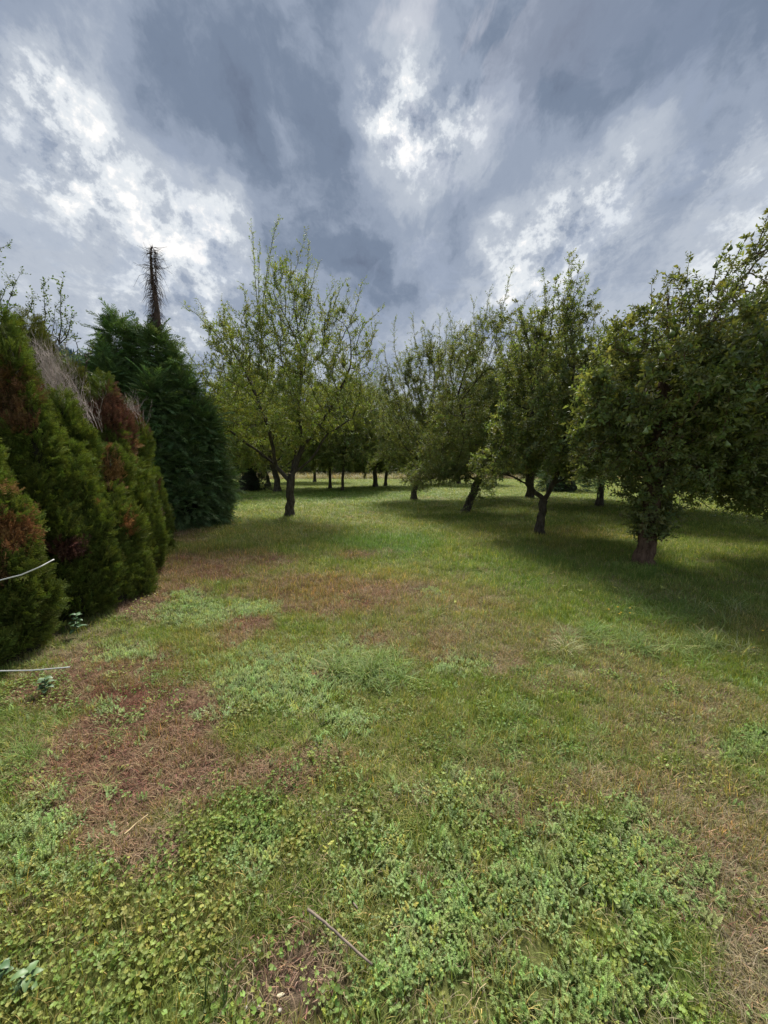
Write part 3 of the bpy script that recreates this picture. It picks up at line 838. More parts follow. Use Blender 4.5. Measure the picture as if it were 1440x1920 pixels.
    eu = frame_euler(d, RNG.normal(size=d.shape))
    scatter('foliage', pkey, protos, pos, eu, sc, ti, root)
    return root

def base(px, py): 
    x, y = at(px, py); return (x, y)
def away(px, Y):   # ground point under a photo column at distance Y
    return ((px - 720) / FPX * Y * CP / 1.0, Y)

GRP = 'fruit trees standing in the mown orchard'
# tree 1 : open vase-shaped apple tree in the middle
b1_ = base(543, 970)
make_tree('apple_tree', 'tall open apple tree with long upright shoots, nearest to the dark conifer', 'apple tree', b1_,
          [(0, 0, 0), (.02, 0, .5), (.05, 0, 1.1), (.08, 0, 1.35)], .165,
          [(-.1, 0, 3.7, 2.9, 2.3, 1.6), (.3, 0, 4.9, 2.5, 2.0, 1.4), (-1.4, 0, 5.0, 1.0, 1.2, 1.3), (1.9, 0, 4.8, 1.0, 1.2, 1.5), (.1, 0, 6.2, .9, 1.0, 1.2)], GRP,
          limbs=[[(.05, 0, 1.2), (-.55, .1, 1.75), (-1.4, .2, 2.4), (-2.2, .2, 2.9)], [(.08, 0, 1.3), (.7, -.15, 1.75), (1.3, -.2, 2.6), (2.0, -.2, 3.0)], [(.08, 0, 1.3), (.45, .1, 2.2), (.3, .1, 3.4), (.5, .1, 4.6)],
                 [(.5, .1, 2.2), (1.2, .3, 3.2), (1.9, .4, 4.6)], [(-.3, .1, 1.6), (-.4, -.4, 2.6), (-.9, -.5, 4.0)], [(.1, 0, 1.35), (.1, .7, 2.2), (.0, 1.3, 3.4)]],
          per=9, step=.2, kill=.3, hang=12, shoots=1.55, tint=(.19, .24, .075), up=.7, hollow=.2,
          sprouts=[((-.8, 0, 5.2), (-.85, 0, 8.35)), ((-.7, 0, 5.6), (-.1, 0, 8.6)), ((.3, 0, 5.8), (.75, .1, 8.0)), ((.5, .2, 5.6), (1.05, 0, 7.4)), ((-1.6, 0, 4.9), (-2.9, 0, 6.3)), ((-1.9, 0, 4.6), (-2.5, .2, 6.25)), ((-1.3, 0, 5.0), (-1.8, 0, 6.4)),
                   ((-.6, 0, 5.2), (-1.2, .1, 6.9)), ((1.4, 0, 5.5), (1.8, 0, 6.95)), ((1.8, 0, 5.3), (2.3, 0, 6.9)), ((2.2, 0, 4.9), (2.9, 0, 6.2)), ((0, 0, 6), (.2, -.2, 7.5)), ((1.3, 0, 5.5), (1.45, .4, 6.8)), ((-.3, 0, 5.8), (-.45, .2, 7.4)),
                   ((-.75, 0, 5.6), (-.55, -.3, 7.7)), ((.4, 0, 5.8), (.5, .3, 7.2)), ((-2.2, 0, 4.0), (-3.0, 0, 5.1)), ((2.4, 0, 4.6), (2.7, .3, 5.9))])
# tree 6
b6 = base(776, 938)
make_tree('apple_tree', 'apple tree with a dark slanting trunk, second row right of the open middle tree', 'apple tree', b6,
          [(0, 0, 0), (.05, 0, .6), (.25, 0, 1.3), (.6, 0, 2.0), (1.0, 0, 2.7)], .17,
          [(.7, 0, 3.5, 2.6, 2.3, 1.8), (.6, 0, 5.4, 2.3, 1.8, 1.7), (-.8, -.5, 2.2, 1.3, 1, .9), (.4, -.4, 2.1, 1.5, 1, .6), (1.9, 0, 5.0, 1.5, 1.5, 1.8), (2.2, 0, 2.8, 1.2, 1, .8), (-.9, 0, 5.2, 1.0, 1, 1.3)], GRP,
          per=9, step=.24, kill=.36, shoots=2.4, tint=(.155, .19, .078), sprouts=[((-.6, 0, 6), (-.9, 0, 8.2)), ((0, 0, 6.3), (-.1, 0, 8.3)), ((.5, 0, 6.3), (.4, 0, 8.0)), ((1, 0, 6.2), (1.1, 0, 8.3)), ((1.6, 0, 6.2), (1.8, 0, 7.9)), ((2.2, 0, 6), (2.5, 0, 7.9)), ((-1, 0, 5.4), (-1.4, 0, 7.0)), ((.2, 0, 6.2), (.3, .5, 7.9)), ((1.3, 0, 6.2), (1.5, .5, 8.0))], sscale=1.15)
# tree 7 leaning
b7 = base(873, 960)
def along(a, b, n, sp, hang=-.3):
    t_ = RNG.rand(n, 1); p_ = np.array(a) * (1 - t_) + np.array(b) * t_ + RNG.normal(0, 1, (n, 3)) * sp
    return p_, np.column_stack([RNG.normal(0, .7, (n, 2)), RNG.normal(hang, .5, n)])
e1, e2, e3 = along((.0, -.3, 1.75), (-1.9, -.8, 1.15), 330, [.3, .3, .17]), along((.35, -.5, 1.5), (.3, -.5, .35), 70, [.13, .13, .1]), along((-.6, -.6, 1.9), (-1.3, -.8, 1.5), 150, [.35, .3, .2])

make_tree('apple_tree', 'apple tree whose trunk leans right, low leafy branch drooping beside it', 'apple tree', b7,
          [(0, 0, 0), (.15, 0, .5), (.4, 0, 1.1), (.6, 0, 1.7), (.75, 0, 2.4)], .16,
          [(.8, 0, 3.3, 2.3, 2.0, 1.6), (.9, 0, 5.0, 2.1, 1.7, 1.5), (-1.1, -.6, 1.6, 1.4, .9, .55), (-.6, -.6, 1.5, 1.0, .7, .5), (-1.6, -.8, 1.2, .8, .5, .35), (-1.0, -.6, 1.45, .9, .5, .35), (.1, -.3, 2.3, 2.0, 1.3, .7), (2.3, 0, 4.2, 1.2, 1.2, 1.9), (.6, -.5, 1.1, .2, .2, .55), (2.2, 0, 2.6, 1.1, 1, .7)], GRP,
          limbs=[[(.4, 0, 1.1), (-.1, -.3, 1.35), (-.9, -.6, 1.35), (-1.6, -.8, 1.1)], [(.6, 0, 1.8), (1.3, .2, 2.6), (1.9, .2, 3.6)], [(.6, 0, 1.8), (.1, .3, 2.8), (-.3, .4, 4.0)]],
          per=11, step=.2, kill=.32, shoots=2.5, tint=(.15, .185, .075), up=.2, extra=(np.vstack([e1[0], e2[0], e3[0]]), np.vstack([e1[1], e2[1], e3[1]])), sprouts=[((.3, 0, 5.6), (.1, 0, 7.0)), ((.9, 0, 5.8), (1.3, 0, 8.0)), ((.5, 0, 5.8), (.6, 0, 7.3)), ((1.6, 0, 5.6), (1.9, 0, 7.2)), ((-.4, 0, 5.2), (-.7, 0, 6.6))])
# tree 8
b8 = base(1012, 1003)
make_tree('apple_tree', 'small forked apple tree with pale mottled trunk, left of the big pear tree', 'apple tree', b8,
          [(0, 0, 0), (.0, 0, .45), (.06, 0, .85)], .115,
          [(.05, -.1, 2.4, 1.35, 1.3, .95), (.15, 0, 3.5, 1.3, 1.2, 1.1), (-.8, -.2, 1.85, .7, .8, .5), (.95, -.1, 1.95, .8, .9, .6), (.15, 0, 4.4, .8, .7, .7)], GRP,
          limbs=[[(.05, 0, .8), (-.35, 0, 1.2), (-.8, -.1, 1.4), (-1.2, -.2, 1.5)], [(.06, 0, .85), (.3, 0, 1.3), (.5, 0, 2.0), (.4, 0, 3.0)], [(.3, 0, 1.2), (.75, 0, 1.45), (1.1, 0, 1.7)], [(-.3, 0, 1.15), (-.3, .2, 2.0), (-.2, .2, 3.0)]],
          per=26, step=.15, kill=.24, shoots=2.3, tint=(.155, .19, .078), up=.15, protos=SHOOT_PEAR, pkey='pear_shoot',
          sprouts=[((.1, 0, 4.6), (.35, 0, 6.0)), ((.3, 0, 4.3), (.75, 0, 5.6)), ((-.1, 0, 4.4), (.1, 0, 5.6)), ((.5, 0, 4.2), (.95, 0, 5.0))])
# tree 11 : big pear tree
b11 = base(1207, 1060)
TRX = []
rr_ = RNG.uniform(0, 2 * PI, 330); zz_ = RNG.uniform(.42, 1.6, 330); ra_ = RNG.uniform(.12, .42, 330) * np.clip(zz_ / 1.1, .3, 1) ** 1.3
ex = np.stack([.03 + ra_ * np.cos(rr_) + .05, ra_ * np.sin(rr_), zz_], 1); exd = np.stack([np.cos(rr_), np.sin(rr_), RNG.uniform(-.4, 1.2, 330)], 1)
pear_root = make_tree('pear_tree', 'big dark pear tree, its rough reddish trunk wrapped in leafy suckers', 'pear tree', b11,
          [(0, 0, 0), (.02, 0, .5), (.06, 0, 1.2), (.10, 0, 1.9), (.14, 0, 2.8), (.2, 0, 3.6)], .15,
          [(.1, 0, 2.6, 1.35, 1.2, .9), (.2, 0, 3.3, 1.1, 1.0, .85), (-.7, 0, 2.7, .6, .6, .6), (.1, 0, 4.0, .45, .4, .4), (1.5, .2, 2.9, 1.3, 1.2, 1.1), (-.6, -.1, 2.2, .7, .8, .6), (1.6, .3, 1.7, 1.2, .9, .5), (.75, 0, 3.8, .6, .5, .45), (2.6, .3, 2.6, .9, 1.0, 1.2), (.25, -.2, 1.7, .6, .6, .4), (1.75, .2, 1.25, .5, .5, .4), (.95, 0, 4.15, .35, .3, .35), (1.3, 0, 4.6, .28, .25, .3), (1.7, 0, 5.0, .28, .25, .25), (2.1, 0, 5.25, .2, .2, .18), (1.0, 0, 2.2, .8, .8, .6), (-.75, -.1, 2.0, .5, .6, .5)], GRP,
          limbs=[[(.06, 0, 1.3), (.5, .1, 1.55), (1.1, .2, 1.62), (1.8, .3, 1.75), (2.6, .3, 1.6)], [(.08, 0, 1.5), (-.4, -.1, 1.9), (-.9, -.1, 2.3)], [(.1, 0, 1.7), (.6, .1, 2.3), (1.3, .2, 3.0)], [(.16, 0, 2.9), (.6, 0, 3.5), (1.1, 0, 4.3), (1.55, 0, 4.85), (2.0, 0, 5.25)]],
          per=34, step=.14, kill=.21, shoots=2.1, tint=(.15, .18, .075), bark=BARK_RED, up=.1, protos=SHOOT_PEAR, pkey='pear_shoot', extra=(ex, exd),
          sprouts=[((.9, 0, 4.0), (1.45, 0, 5.1)), ((1.2, 0, 4.6), (1.95, 0, 5.35)), ((.6, 0, 3.9), (.8, 0, 4.7)), ((0, 0, 3.6), (0, 0, 4.25)), ((-.3, 0, 3.4), (-.2, 0, 4.2)), ((1.7, 0, 3.8), (1.9, .1, 4.5)), ((.3, 0, 3.9), (.35, .2, 4.4)), ((.8, 0, 4.0), (1.2, .1, 4.9)), ((1.0, 0, 4.4), (1.75, -.1, 5.3))])
# pears hanging in it
PEAR_M = plain('pear_skin', (.13, .17, .05), .45, .2, 25)
pm = MB()
prof = [(-.0, .004), (-.012, .014), (-.03, .02), (-.05, .031), (-.066, .034), (-.08, .026), (-.086, .008)]
pm.tube([Vector((0, 0, zq)) for zq, _ in prof], [r for _, r in prof], 10)
pm.tube([Vector((0, 0, 0)), Vector((.004, 0, .03))], [.002, .0015], 4)
pear_me = pm.mesh('pear', PEAR_M, True)
for (px, py, Y) in ((1370, 458, 5.9), (1343, 490, 5.9), (1288, 545, 5.9), (1240, 660, 5.0), (1258, 618, 5.1), (1212, 802, 4.9), (1362, 826, 5.0), (1355, 615, 5.2), (1408, 590, 5.2), (1180, 780, 5.1), (1422, 640, 5.2), (1226, 575, 5.2)):
    p = at_y(px, py, Y)
    o = obj('pear', pear_me, pear_root); o.location = p - pear_root.location; o.rotation_euler = (random.uniform(-.3, .3), random.uniform(-.3, .3), random.uniform(0, 6))
# right-hand tree outside the frame, its crown reaching in
b14 = (7.9, 7.3)
h1, h2 = along((-2.5, -.8, 1.5), (-1.2, -.8, 1.3), 150, [.15, .15, .2], -.8), along((-1.9, -.8, 1.1), (-1.2, -.8, .8), 60, [.2, .1, .12], -.9)

make_tree('pear_tree', 'pear tree at the right border, drooping low branches close to the grass', 'pear tree', b14,
          [(0, 0, 0), (0, 0, .7), (-.1, 0, 1.5), (-.15, 0, 2.4)], .15,
          [(-.5, 0, 3.0, 2.1, 1.6, 1.2), (-1.5, -.2, 1.9, 1.2, 1.1, .75), (-.2, 0, 3.7, 1.2, 1.0, .7), (-1.9, -.5, 1.2, .7, .5, .5), (-.9, -.8, 1.4, .8, .7, .7), (-1.6, -.3, 2.8, .9, .9, .9)], GRP,
          limbs=[[(-.1, 0, 1.4), (-.9, -.2, 1.7), (-1.8, -.5, 1.6), (-2.3, -.5, 1.3)]],
          per=20, step=.17, kill=.26, shoots=2.4, tint=(.15, .185, .075), up=-.1, extra=(np.vstack([h1[0], h2[0]]), np.vstack([h1[1], h2[1]])), protos=SHOOT_PEAR, pkey='pear_shoot', sprouts=[((-1, 0, 4.0), (-1.2, 0, 4.7)), ((-1.5, 0, 3.6), (-1.9, 0, 4.3))])

# trees further back, each grown on its own
def mid_tree(px, py, label, h, w, lean=0.0, r=.14, low=1.7, tint=(.15, .185, .075), dens=1.0, nm='apple_tree', forks=1):
    b = base(px, py)
    w *= 1.3; low -= .4
    lo, hi = low, h
    cz = (lo + hi) / 2
    ells = [(lean, 0, lo + (hi - lo) * .35, w, w * .9, (hi - lo) * .38), (lean * 1.2, 0, lo + (hi - lo) * .62, w * .75, w * .7, (hi - lo) * .3),
            (lean - w * .5, 0, lo + (hi - lo) * .5, w * .5, w * .5, (hi - lo) * .3), (lean + w * .55, 0, lo + (hi - lo) * .55, w * .45, w * .5, (hi - lo) * .3)]
    sp = []
    for k in range(9):
        xx = lean + w * random.uniform(-.75, .75); zt = hi - .25 * (hi - lo) * (1 - (1 - min(1, abs(xx - lean) / w)) ** .5)
        sp.append(((xx, random.uniform(-.5, .5), zt - 1.0), (xx * 1.08 + random.uniform(-.2, .2), random.uniform(-.5, .5), zt + random.uniform(-.1, .7))))
    return make_tree(nm, label, 'apple tree', b, [(0, 0, 0), (lean * .1, 0, .8), (lean * .3, 0, 1.4), (lean * .6, 0, low + .6)], r, ells, GRP, per=3.2 * dens, step=.34, kill=.5, shoots=2.6,
                     protos=SHOOT_FAR, pkey='shoot_far', tint=tint, sprouts=sp, up=.4)
mid_tree(521, 923, 'apple tree with thick dark trunk just left behind the open middle tree', 8.4, 2.9, -.6, .24, 1.9, (.18, .22, .07))
mid_tree(505, 913, 'thin pale green apple tree half hidden behind the thick dark trunk', 8.2, 2.8, -1.0, .17, 1.9, (.19, .235, .07))
mid_tree(619, 916, 'slim straight apple tree, left one of the close pair in the far middle', 7.6, 2.3, 0, .13, 2.1)
mid_tree(642, 921, 'slim straight apple tree, right one of the close pair in the far middle', 7.4, 2.2, .3, .11, 2.1)
mid_tree(704, 914, 'far apple tree with short dark trunk, left of two standing close at centre', 8.0, 2.6, -.2, .22, 1.9)
mid_tree(723, 912, 'far apple tree with thin trunk, right of two standing close at centre', 7.4, 2.6, .3, .15, 1.9)
mid_tree(993, 934, 'apple tree with a short dark trunk seen behind the forked small tree', 7.6, 2.9, .1, .21, 2.2)
mid_tree(1123, 950, 'straight trunked apple tree between the forked tree and the pear tree', 6.6, 2.5, .2, .15, 2.0, (.12, .155, .06), 1.6)
mid_tree(1250, 968, 'thick dark apple trunk standing directly behind the big pear tree', 5.6, 2.3, .3, .16, 2.0, (.12, .155, .06), 1.8)
mid_tree(1284, 915, 'far apple tree with a grey trunk right of the pear tree', 7.5, 2.8, .2, .22, 2.3)
mid_tree(1400, 925, 'far apple tree near the right edge seen under the drooping branches', 7.2, 2.8, .2, .2, 2.6)
mid_tree(860, 908, 'distant apple tree between the two leaning trunks', 8.2, 3.2, 0, .2, 2.4)
mid_tree(590, 905, 'distant apple tree seen through the middle trees', 8.2, 3.4, 0, .18, 2.6)

# distant trees beyond the meadow: copies of one
def far_tree_parts():
    root = make_tree('distant_tree', 'distant leafy tree beyond the meadow', 'tree', (-22, 82), [(0, 0, 0), (0, 0, 1.0), (.1, 0, 2)], .25,
                     [(0, 0, 4.2, 5.0, 4, 3.6), (.5, 0, 6.8, 3.6, 3, 2.4), (-3, 0, 2.4, 2.8, 2, 2.2), (3, 0, 2.4, 2.8, 2, 2.2), (0, 0, 2, 3, 3, 1.8)], 'distant trees beyond the meadow',
                     per=.5, step=.7, kill=1.0, shoots=5, auto=40, protos=SHOOT_FAR, pkey='shoot_far', tint=(.075, .11, .045), sscale=2.2)
    return root
ft = far_tree_parts()
def copy_tree(o, parent=None):
    c = o.copy(); COL.objects.link(c); c.parent = parent
    for ch in list(o.children): copy_tree(ch, c)
    return c
ORD = 'leftmost,second,third,fourth,fifth,sixth,seventh,eighth,ninth,tenth,eleventh,twelfth,thirteenth,fourteenth,fifteenth,sixteenth,seventeenth,eighteenth,nineteenth,twentieth'.split(',')
FAR = [(470, 74), (520, 88), (575, 76), (625, 90), (675, 80), (730, 92), (790, 78), (850, 88), (910, 74), (965, 86), (1020, 78), (1080, 90), (1140, 76), (1200, 88), (1265, 78), (1330, 90), (1400, 80), (1470, 86), (340, 80), (400, 86)]
FAR_ORDER = {i: k for k, i in enumerate(sorted(range(len(FAR)), key=lambda i: FAR[i][0]))}
for i, (px, Y) in enumerate(FAR):
    o = ft if i == 0 else copy_tree(ft)
    o.location = ((px - 720) / FPX * Y, Y, 0); o.rotation_euler.z = random.uniform(0, 6)
    s = random.uniform(.8, 1.25); o.scale = (s * 1.25, s * 1.25, s * random.uniform(.8, 1.1))
    o['label'] = '%s from the left in the dark line of distant trees beyond the meadow' % ORD[FAR_ORDER[i]]

for i, (px, Y) in enumerate([(445, 60), (500, 64), (560, 66), (640, 66), (700, 68), (770, 64), (835, 60), (900, 66), (955, 58), (1010, 62), (1075, 58), (1150, 64), (1215, 58), (1300, 62), (1380, 58), (1450, 62)]):
    o = copy_tree(ft); o.name = 'distant_bush' if i == 0 else 'distant_bush.%03d' % i
    o.location = ((px - 720) / FPX * Y, Y, -.9); o.rotation_euler.z = random.uniform(0, 6)
    s = random.uniform(.85, 1.1); o.scale = (s, s, random.uniform(.42, .72)); o['category'] = 'bush'; o['group'] = 'low bushes along the far edge of the meadow'
    o['label'] = '%s from the left in the row of low bushes along the far meadow edge' % ORD[i]
# ------------------------------------------------------------------ conifers
def spray_proto(name, L=.11, nb=7, mat=None, wide=.8, droop=0.0, w=.0042):
    """flat fan of scale-leaved twigs growing along +z in the x-z plane"""
    mb = MB()
    def strip(a, b, wd, c, nrm):
        a, b = Vector(a), Vector(b); d = (b - a).normalized(); s = d.cross(nrm).normalized() * wd / 2
        mb.add([a - s, a + s, b + s * .5, b - s * .5], [(0, 1, 2, 3)], c)
    def bendp(x, z):
        return Vector((x, droop * z * z / L + random.uniform(-.003, .003), z))
    base_p = bendp(0, 0)
    for i in range(nb):
        t = i / nb; z0 = L * t; z1 = L * (i + 1) / nb
        q = random.uniform(.7, 1.2)
        strip(bendp(0, z0), bendp(0, z1), w, (q, q, q), Vector((0, 1, 0)) + rv(.5))
        for sgn in (-1, 1):
            ln = L * wide * (.62 - .42 * t) * random.uniform(.8, 1.15); ang = random.uniform(.55, .85)
            x1, zz = sgn * ln * math.sin(ang), z0 + ln * math.cos(ang)
            q = random.uniform(.75, 1.35)
            strip(bendp(0, z0), bendp(x1, zz), w * .95, (q, q, q * .9), Vector((0, 1, 0)) + rv(.8))
            for k in (.35, .62, .85):
                xa, za = x1 * k, z0 + (zz - z0) * k; l2 = ln * .38 * (1.2 - k)
                for s2 in (-1, 1):
                    q2 = q * random.uniform(.9, 1.25)
                    strip(bendp(xa, za), bendp(xa + sgn * l2 * (.75 if s2 > 0 else .15), za + l2 * (.45 if s2 > 0 else .95)), w * .9, (q2 * 1.05, q2, q2 * .85), Vector((0, 1, 0)) + rv(.9))
    return proto(name, mb, mat or SCALE_LEAF)
THUJA = [spray_proto('thuja_spray', .10, 6) for _ in range(4)]
THUJA_DEAD = [spray_proto('dead_spray', .10, 6, DRY, w=.0038) for _ in range(3)]
CONIF = [spray_proto('conifer_spray', .24, 6, None, .75, .35, .009) for _ in range(4)]
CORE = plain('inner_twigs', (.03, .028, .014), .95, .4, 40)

def prof_cone(t): return np.clip((1 - t), 0, 1) ** .55 * (1 - .28 * np.exp(-t * 9))
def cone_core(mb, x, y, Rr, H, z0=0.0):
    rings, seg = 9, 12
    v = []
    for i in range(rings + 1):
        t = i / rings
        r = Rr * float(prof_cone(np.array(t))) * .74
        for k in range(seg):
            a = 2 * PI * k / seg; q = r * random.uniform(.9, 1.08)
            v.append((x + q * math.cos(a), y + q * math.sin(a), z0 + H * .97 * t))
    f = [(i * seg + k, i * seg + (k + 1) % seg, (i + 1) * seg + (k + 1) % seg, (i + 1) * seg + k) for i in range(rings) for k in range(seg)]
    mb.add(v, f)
def make_thuja(label, cones, dead=(), dens=900, tint=(.125, .165, .042), name='thuja', cat='thuja', scale=1.0, grp='thuja shrubs of the left hedge'):
    """cones: (x, y, radius, height) of the upright stems; dead: photo patches (px, py, rx, ry, colour)"""
    cx, cy = cones[0][0], cones[0][1]
    cones = [(a - .07, b, c, h) for (a, b, c, h) in cones]; cx -= .07
    root = empty(name, (cx, cy, 0), label, cat, grp)
    core, tb = MB(), MB()
    P, D, X = [], [], []
    cones = [(a, b, c * .88, h) for (a, b, c, h) in cones]
    for (x, y, Rr, H) in cones:
        lx, ly = x - cx, y - cy
        cone_core(core, lx, ly, Rr, H)
        tb.tube([(lx, ly, -.05), (lx, ly, H * .5), (lx, ly, H * .9)], [.05, .03, .01], 6)
        n = int(dens * 2 * PI * Rr * H * .55 / scale ** 2)
        t = RNG.rand(n * 2); t = t[RNG.rand(n * 2) < prof_cone(t)][:n]; n = len(t)
        a = RNG.uniform(0, 2 * PI, n)
        bump = 1 + .3 * (fbm(a * 1.4 + x, t * H * 2.2, .8, int(abs(x) * 50), 3) - .5) * 2 * np.clip(1.3 - t, .3, 1) + .3 * (vnoise(a * Rr * 2 + y * 9, t * H, .11, 5) - .5)
        r = Rr * prof_cone(t) * .93 * bump * RNG.uniform(.84, 1.03, n)
        P.append(np.stack([lx + r * np.cos(a), ly + r * np.sin(a), .04 + t * H * 1.0], 1))
        o = np.stack([np.cos(a), np.sin(a), np.zeros(n)], 1)
        D.append(o * .75 + np.array([0, 0, .8]) + RNG.normal(0, .33, (n, 3))); X.append(o + RNG.normal(0, .5, (n, 3)))
        for _ in range(int(4 + Rr * H * 10)):
            tt = RNG.uniform(.03, .86); aa = RNG.uniform(0, 2 * PI); rb = RNG.uniform(.1, .19) * min(1, Rr / .4); hb = rb * RNG.uniform(1.3, 2.2)
            rc = Rr * float(prof_cone(np.array(tt))) - rb * .35; bx, by, bz = lx + rc * math.cos(aa), ly + rc * math.sin(aa), tt * H
            nb = int(dens * 4 * PI * rb * hb * .75 / scale ** 2); dd = unit(RNG.normal(size=(nb, 3))); q_ = dd @ np.array([math.cos(aa), math.sin(aa), .3]); dd = dd[q_ > -.1]
            P.append(np.array([bx, by, bz]) + dd * [rb, rb, hb] * RNG.uniform(.85, 1.05, (len(dd), 1))); D.append(dd * .8 + np.array([0, 0, .8]) + RNG.normal(0, .25, dd.shape)); X.append(dd + RNG.normal(0, .5, dd.shape))
        # drop what lies deep inside an earlier stem
    P, D, X = map(np.concatenate, (P, D, X))
    keep = np.ones(len(P), bool)
    for (x, y, Rr, H) in cones:
        t = np.clip(P[:, 2] / H, 0, 1); rr = np.hypot(P[:, 0] - (x - cx), P[:, 1] - (y - cy))
        keep &= ~((rr < Rr * prof_cone(t) * .62) & (P[:, 2] < H * .95))
    P, D, X = P[keep], D[keep], X[keep]
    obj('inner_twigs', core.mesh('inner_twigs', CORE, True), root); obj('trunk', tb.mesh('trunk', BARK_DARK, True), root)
    n = len(P)
    wx, wy, wz = P[:, 0] + cx, P[:, 1] + cy, P[:, 2]
    px, py = pix(wx, wy, wz)
    isd = np.zeros(n, bool); dc = np.zeros((n, 3))
    nz = (vnoise(wx * 1.0 + wz, wz - wy, .12, 77) - .5) * 1.1
    for (ax, ay, rx, ry, col) in dead:
        w = 1.0 - np.sqrt(((px - ax) / rx) ** 2 + ((py - ay) / ry) ** 2) + nz * .5
        k = (w > RNG.uniform(-.05, .6, n)) & (wy < cy + .25 * 1)
        isd |= k; dc[k] = col
    keep = None
    ti = tints(n, tint, .1, .35) * (.6 + .8 * vnoise(wx * 2 + wz, wz * 1.3 + wy, .3, 9))[:, None]
    sc = RNG.uniform(.8, 1.5, n) * scale
    eu = frame_euler(D, X)
    g = ~isd
    scatter('foliage', 'thuja', THUJA, P[g], eu[g], sc[g], ti[g], root)
    if isd.any():
        o = scatter('dead_foliage', 'thuja_dead', THUJA_DEAD, P[isd], eu[isd], sc[isd] * 1.05, jitter(dc[isd], .1, .35), root)
        o['label'] = 'brown dead sprays'
    return root

ORANGE, RUST, MAROON, PALE = (.30, .165, .085), (.19, .115, .065), (.17, .09, .07), (.40, .33, .24)
make_thuja('nearest low thuja at the left edge with orange brown dead patch', [(-3.28, 3.05, .5, 2.0), (-3.05, 3.12, .33, 1.25), (-3.65, 2.65, .5, 2.2), (-3.12, 2.8, .3, .9)],
           [(10, 1010, 45, 50, ORANGE), (0, 1085, 25, 25, RUST), (5, 930, 30, 25, (.3, .2, .1))], 1500)
make_thuja('tallest pointed thuja of the hedge with rust brown patch high on its side', [(-3.6, 3.85, .52, 3.0), (-3.35, 3.8, .42, 2.25), (-3.22, 4.1, .38, 1.75), (-4.0, 3.4, .6, 2.6), (-3.18, 3.85, .32, 1.1), (-3.5, 4.35, .45, 2.35), (-3.45, 3.5, .4, 1.75)],
           [(12, 740, 55, 65, RUST), (45, 800, 30, 25, RUST), (120, 1035, 34, 26, (.13, .07, .06)), (178, 920, 14, 35, (.3, .17, .09))], 1300)
make_thuja('thuja with a light orange strip, between the tall pointed one and the red topped one', [(-3.15, 4.5, .38, 1.3), (-3.32, 4.75, .34, 1.75), (-3.05, 4.3, .26, .85)],
           [(212, 890, 20, 36, (.36, .22, .11)), (238, 985, 13, 26, (.42, .23, .11)), (195, 860, 18, 30, (.3, .18, .1))], 1300)
make_thuja('thuja with a dull red dead top, just before the last of the hedge', [(-3.75, 5.4, .45, 2.75), (-3.55, 5.3, .34, 2.0), (-3.5, 5.6, .32, 1.6), (-3.95, 5.1, .4, 2.3)],
           [(208, 775, 38, 52, MAROON), (240, 810, 16, 50, MAROON), (250, 850, 12, 30, (.33, .2, .11))], 1100)
make_thuja('last slim thuja of the hedge, beside the big dark conifer, reddish brown tip', [(-4.22, 6.6, .4, 2.6), (-4.05, 6.5, .3, 1.9), (-4.08, 6.9, .3, 1.5)],
           [(266, 782, 26, 36, MAROON), (298, 915, 12, 24, MAROON), (292, 985, 10, 26, PALE)], 1100)
make_thuja('broad yellowish thuja rising behind the tall pointed one', [(-4.45, 5.15, .55, 3.45), (-4.15, 5.4, .4, 2.9), (-4.8, 4.9, .6, 3.3)], [], 800, (.11, .12, .033))
make_thuja('thuja with green tip showing above the red topped one', [(-4.6, 6.5, .5, 2.95), (-4.9, 6.3, .5, 2.7), (-4.5, 6.0, .4, 2.5)], [(245, 740, 22, 16, PALE)], 700, (.09, .125, .036))

# grey dead twigs sticking out between
def twig_fan(root, base_pts, up, L, n, mat, rad=.0022):
    mb = MB()
    for _ in range(n):
        b = Vector(random.choice(base_pts)) + rv(.12)
        d = (Vector(up) + rv(.45)).normalized(); l = L * random.uniform(.5, 1.1)
        pts = [b]; 
        for k in range(4): d = (d + rv(.12)).normalized(); pts.append(pts[-1] + d * l / 4)
        mb.tube(pts, [rad * (1 - .2 * k) for k in range(5)], 3, shade(), cap=False)
        for k in (1, 2, 3):
            for _ in range(2):
                dd = (d + rv(.7)).normalized(); q = pts[k]
                mb.tube([q, q + dd * l * .16, q + (dd + Vector((0, 0, .3))).normalized() * l * .3], [rad * .6, rad * .5, rad * .3], 3, shade(), cap=False)
    return obj('dead_twigs', mb.mesh('dead_twigs', mat), root)
GREYTWIG = plain('grey_dead_twig', (.36, .30, .27), .9, .25, 8)
DARKTWIG = plain('dark_dead_twig', (.10, .06, .045), .9, .4, 12)
dt = empty('dead_thuja', (-3.75, 4.9, 0), 'dead grey twiggy thuja with no leaves between the green ones', 'dead shrub')
tb = MB(); tb.tube([(0, 0, 0), (0, 0, 1.2), (0, 0, 2.3)], [.05, .035, .015], 7); obj('trunk', tb.mesh('trunk', BARK_DARK, True), dt)
lead = [at_y(px, py, 4.75) - dt.location for px, py in ((75, 690), (95, 700), (110, 720), (128, 745), (145, 770), (165, 800), (120, 760), (100, 740))]
twig_fan(dt, lead, (-.25, -.05, 1), .42, 200, GREYTWIG)
dt2 = empty('dead_thuja', (-3.95, 5.9, 0), 'small tuft of bare grey twigs beside the red topped thuja', 'dead shrub')
tb = MB(); tb.tube([(0, 0, 0), (0, 0, 1), (0, 0, 1.9)], [.04, .03, .015], 7); obj('trunk', tb.mesh('trunk', BARK_DARK, True), dt2)
twig_fan(dt2, [at_y(px, py, 5.9) - dt2.location for px, py in ((180, 760), (195, 750), (252, 780), (260, 790), (185, 780))], (-.05, 0, 1), .3, 90, GREYTWIG)

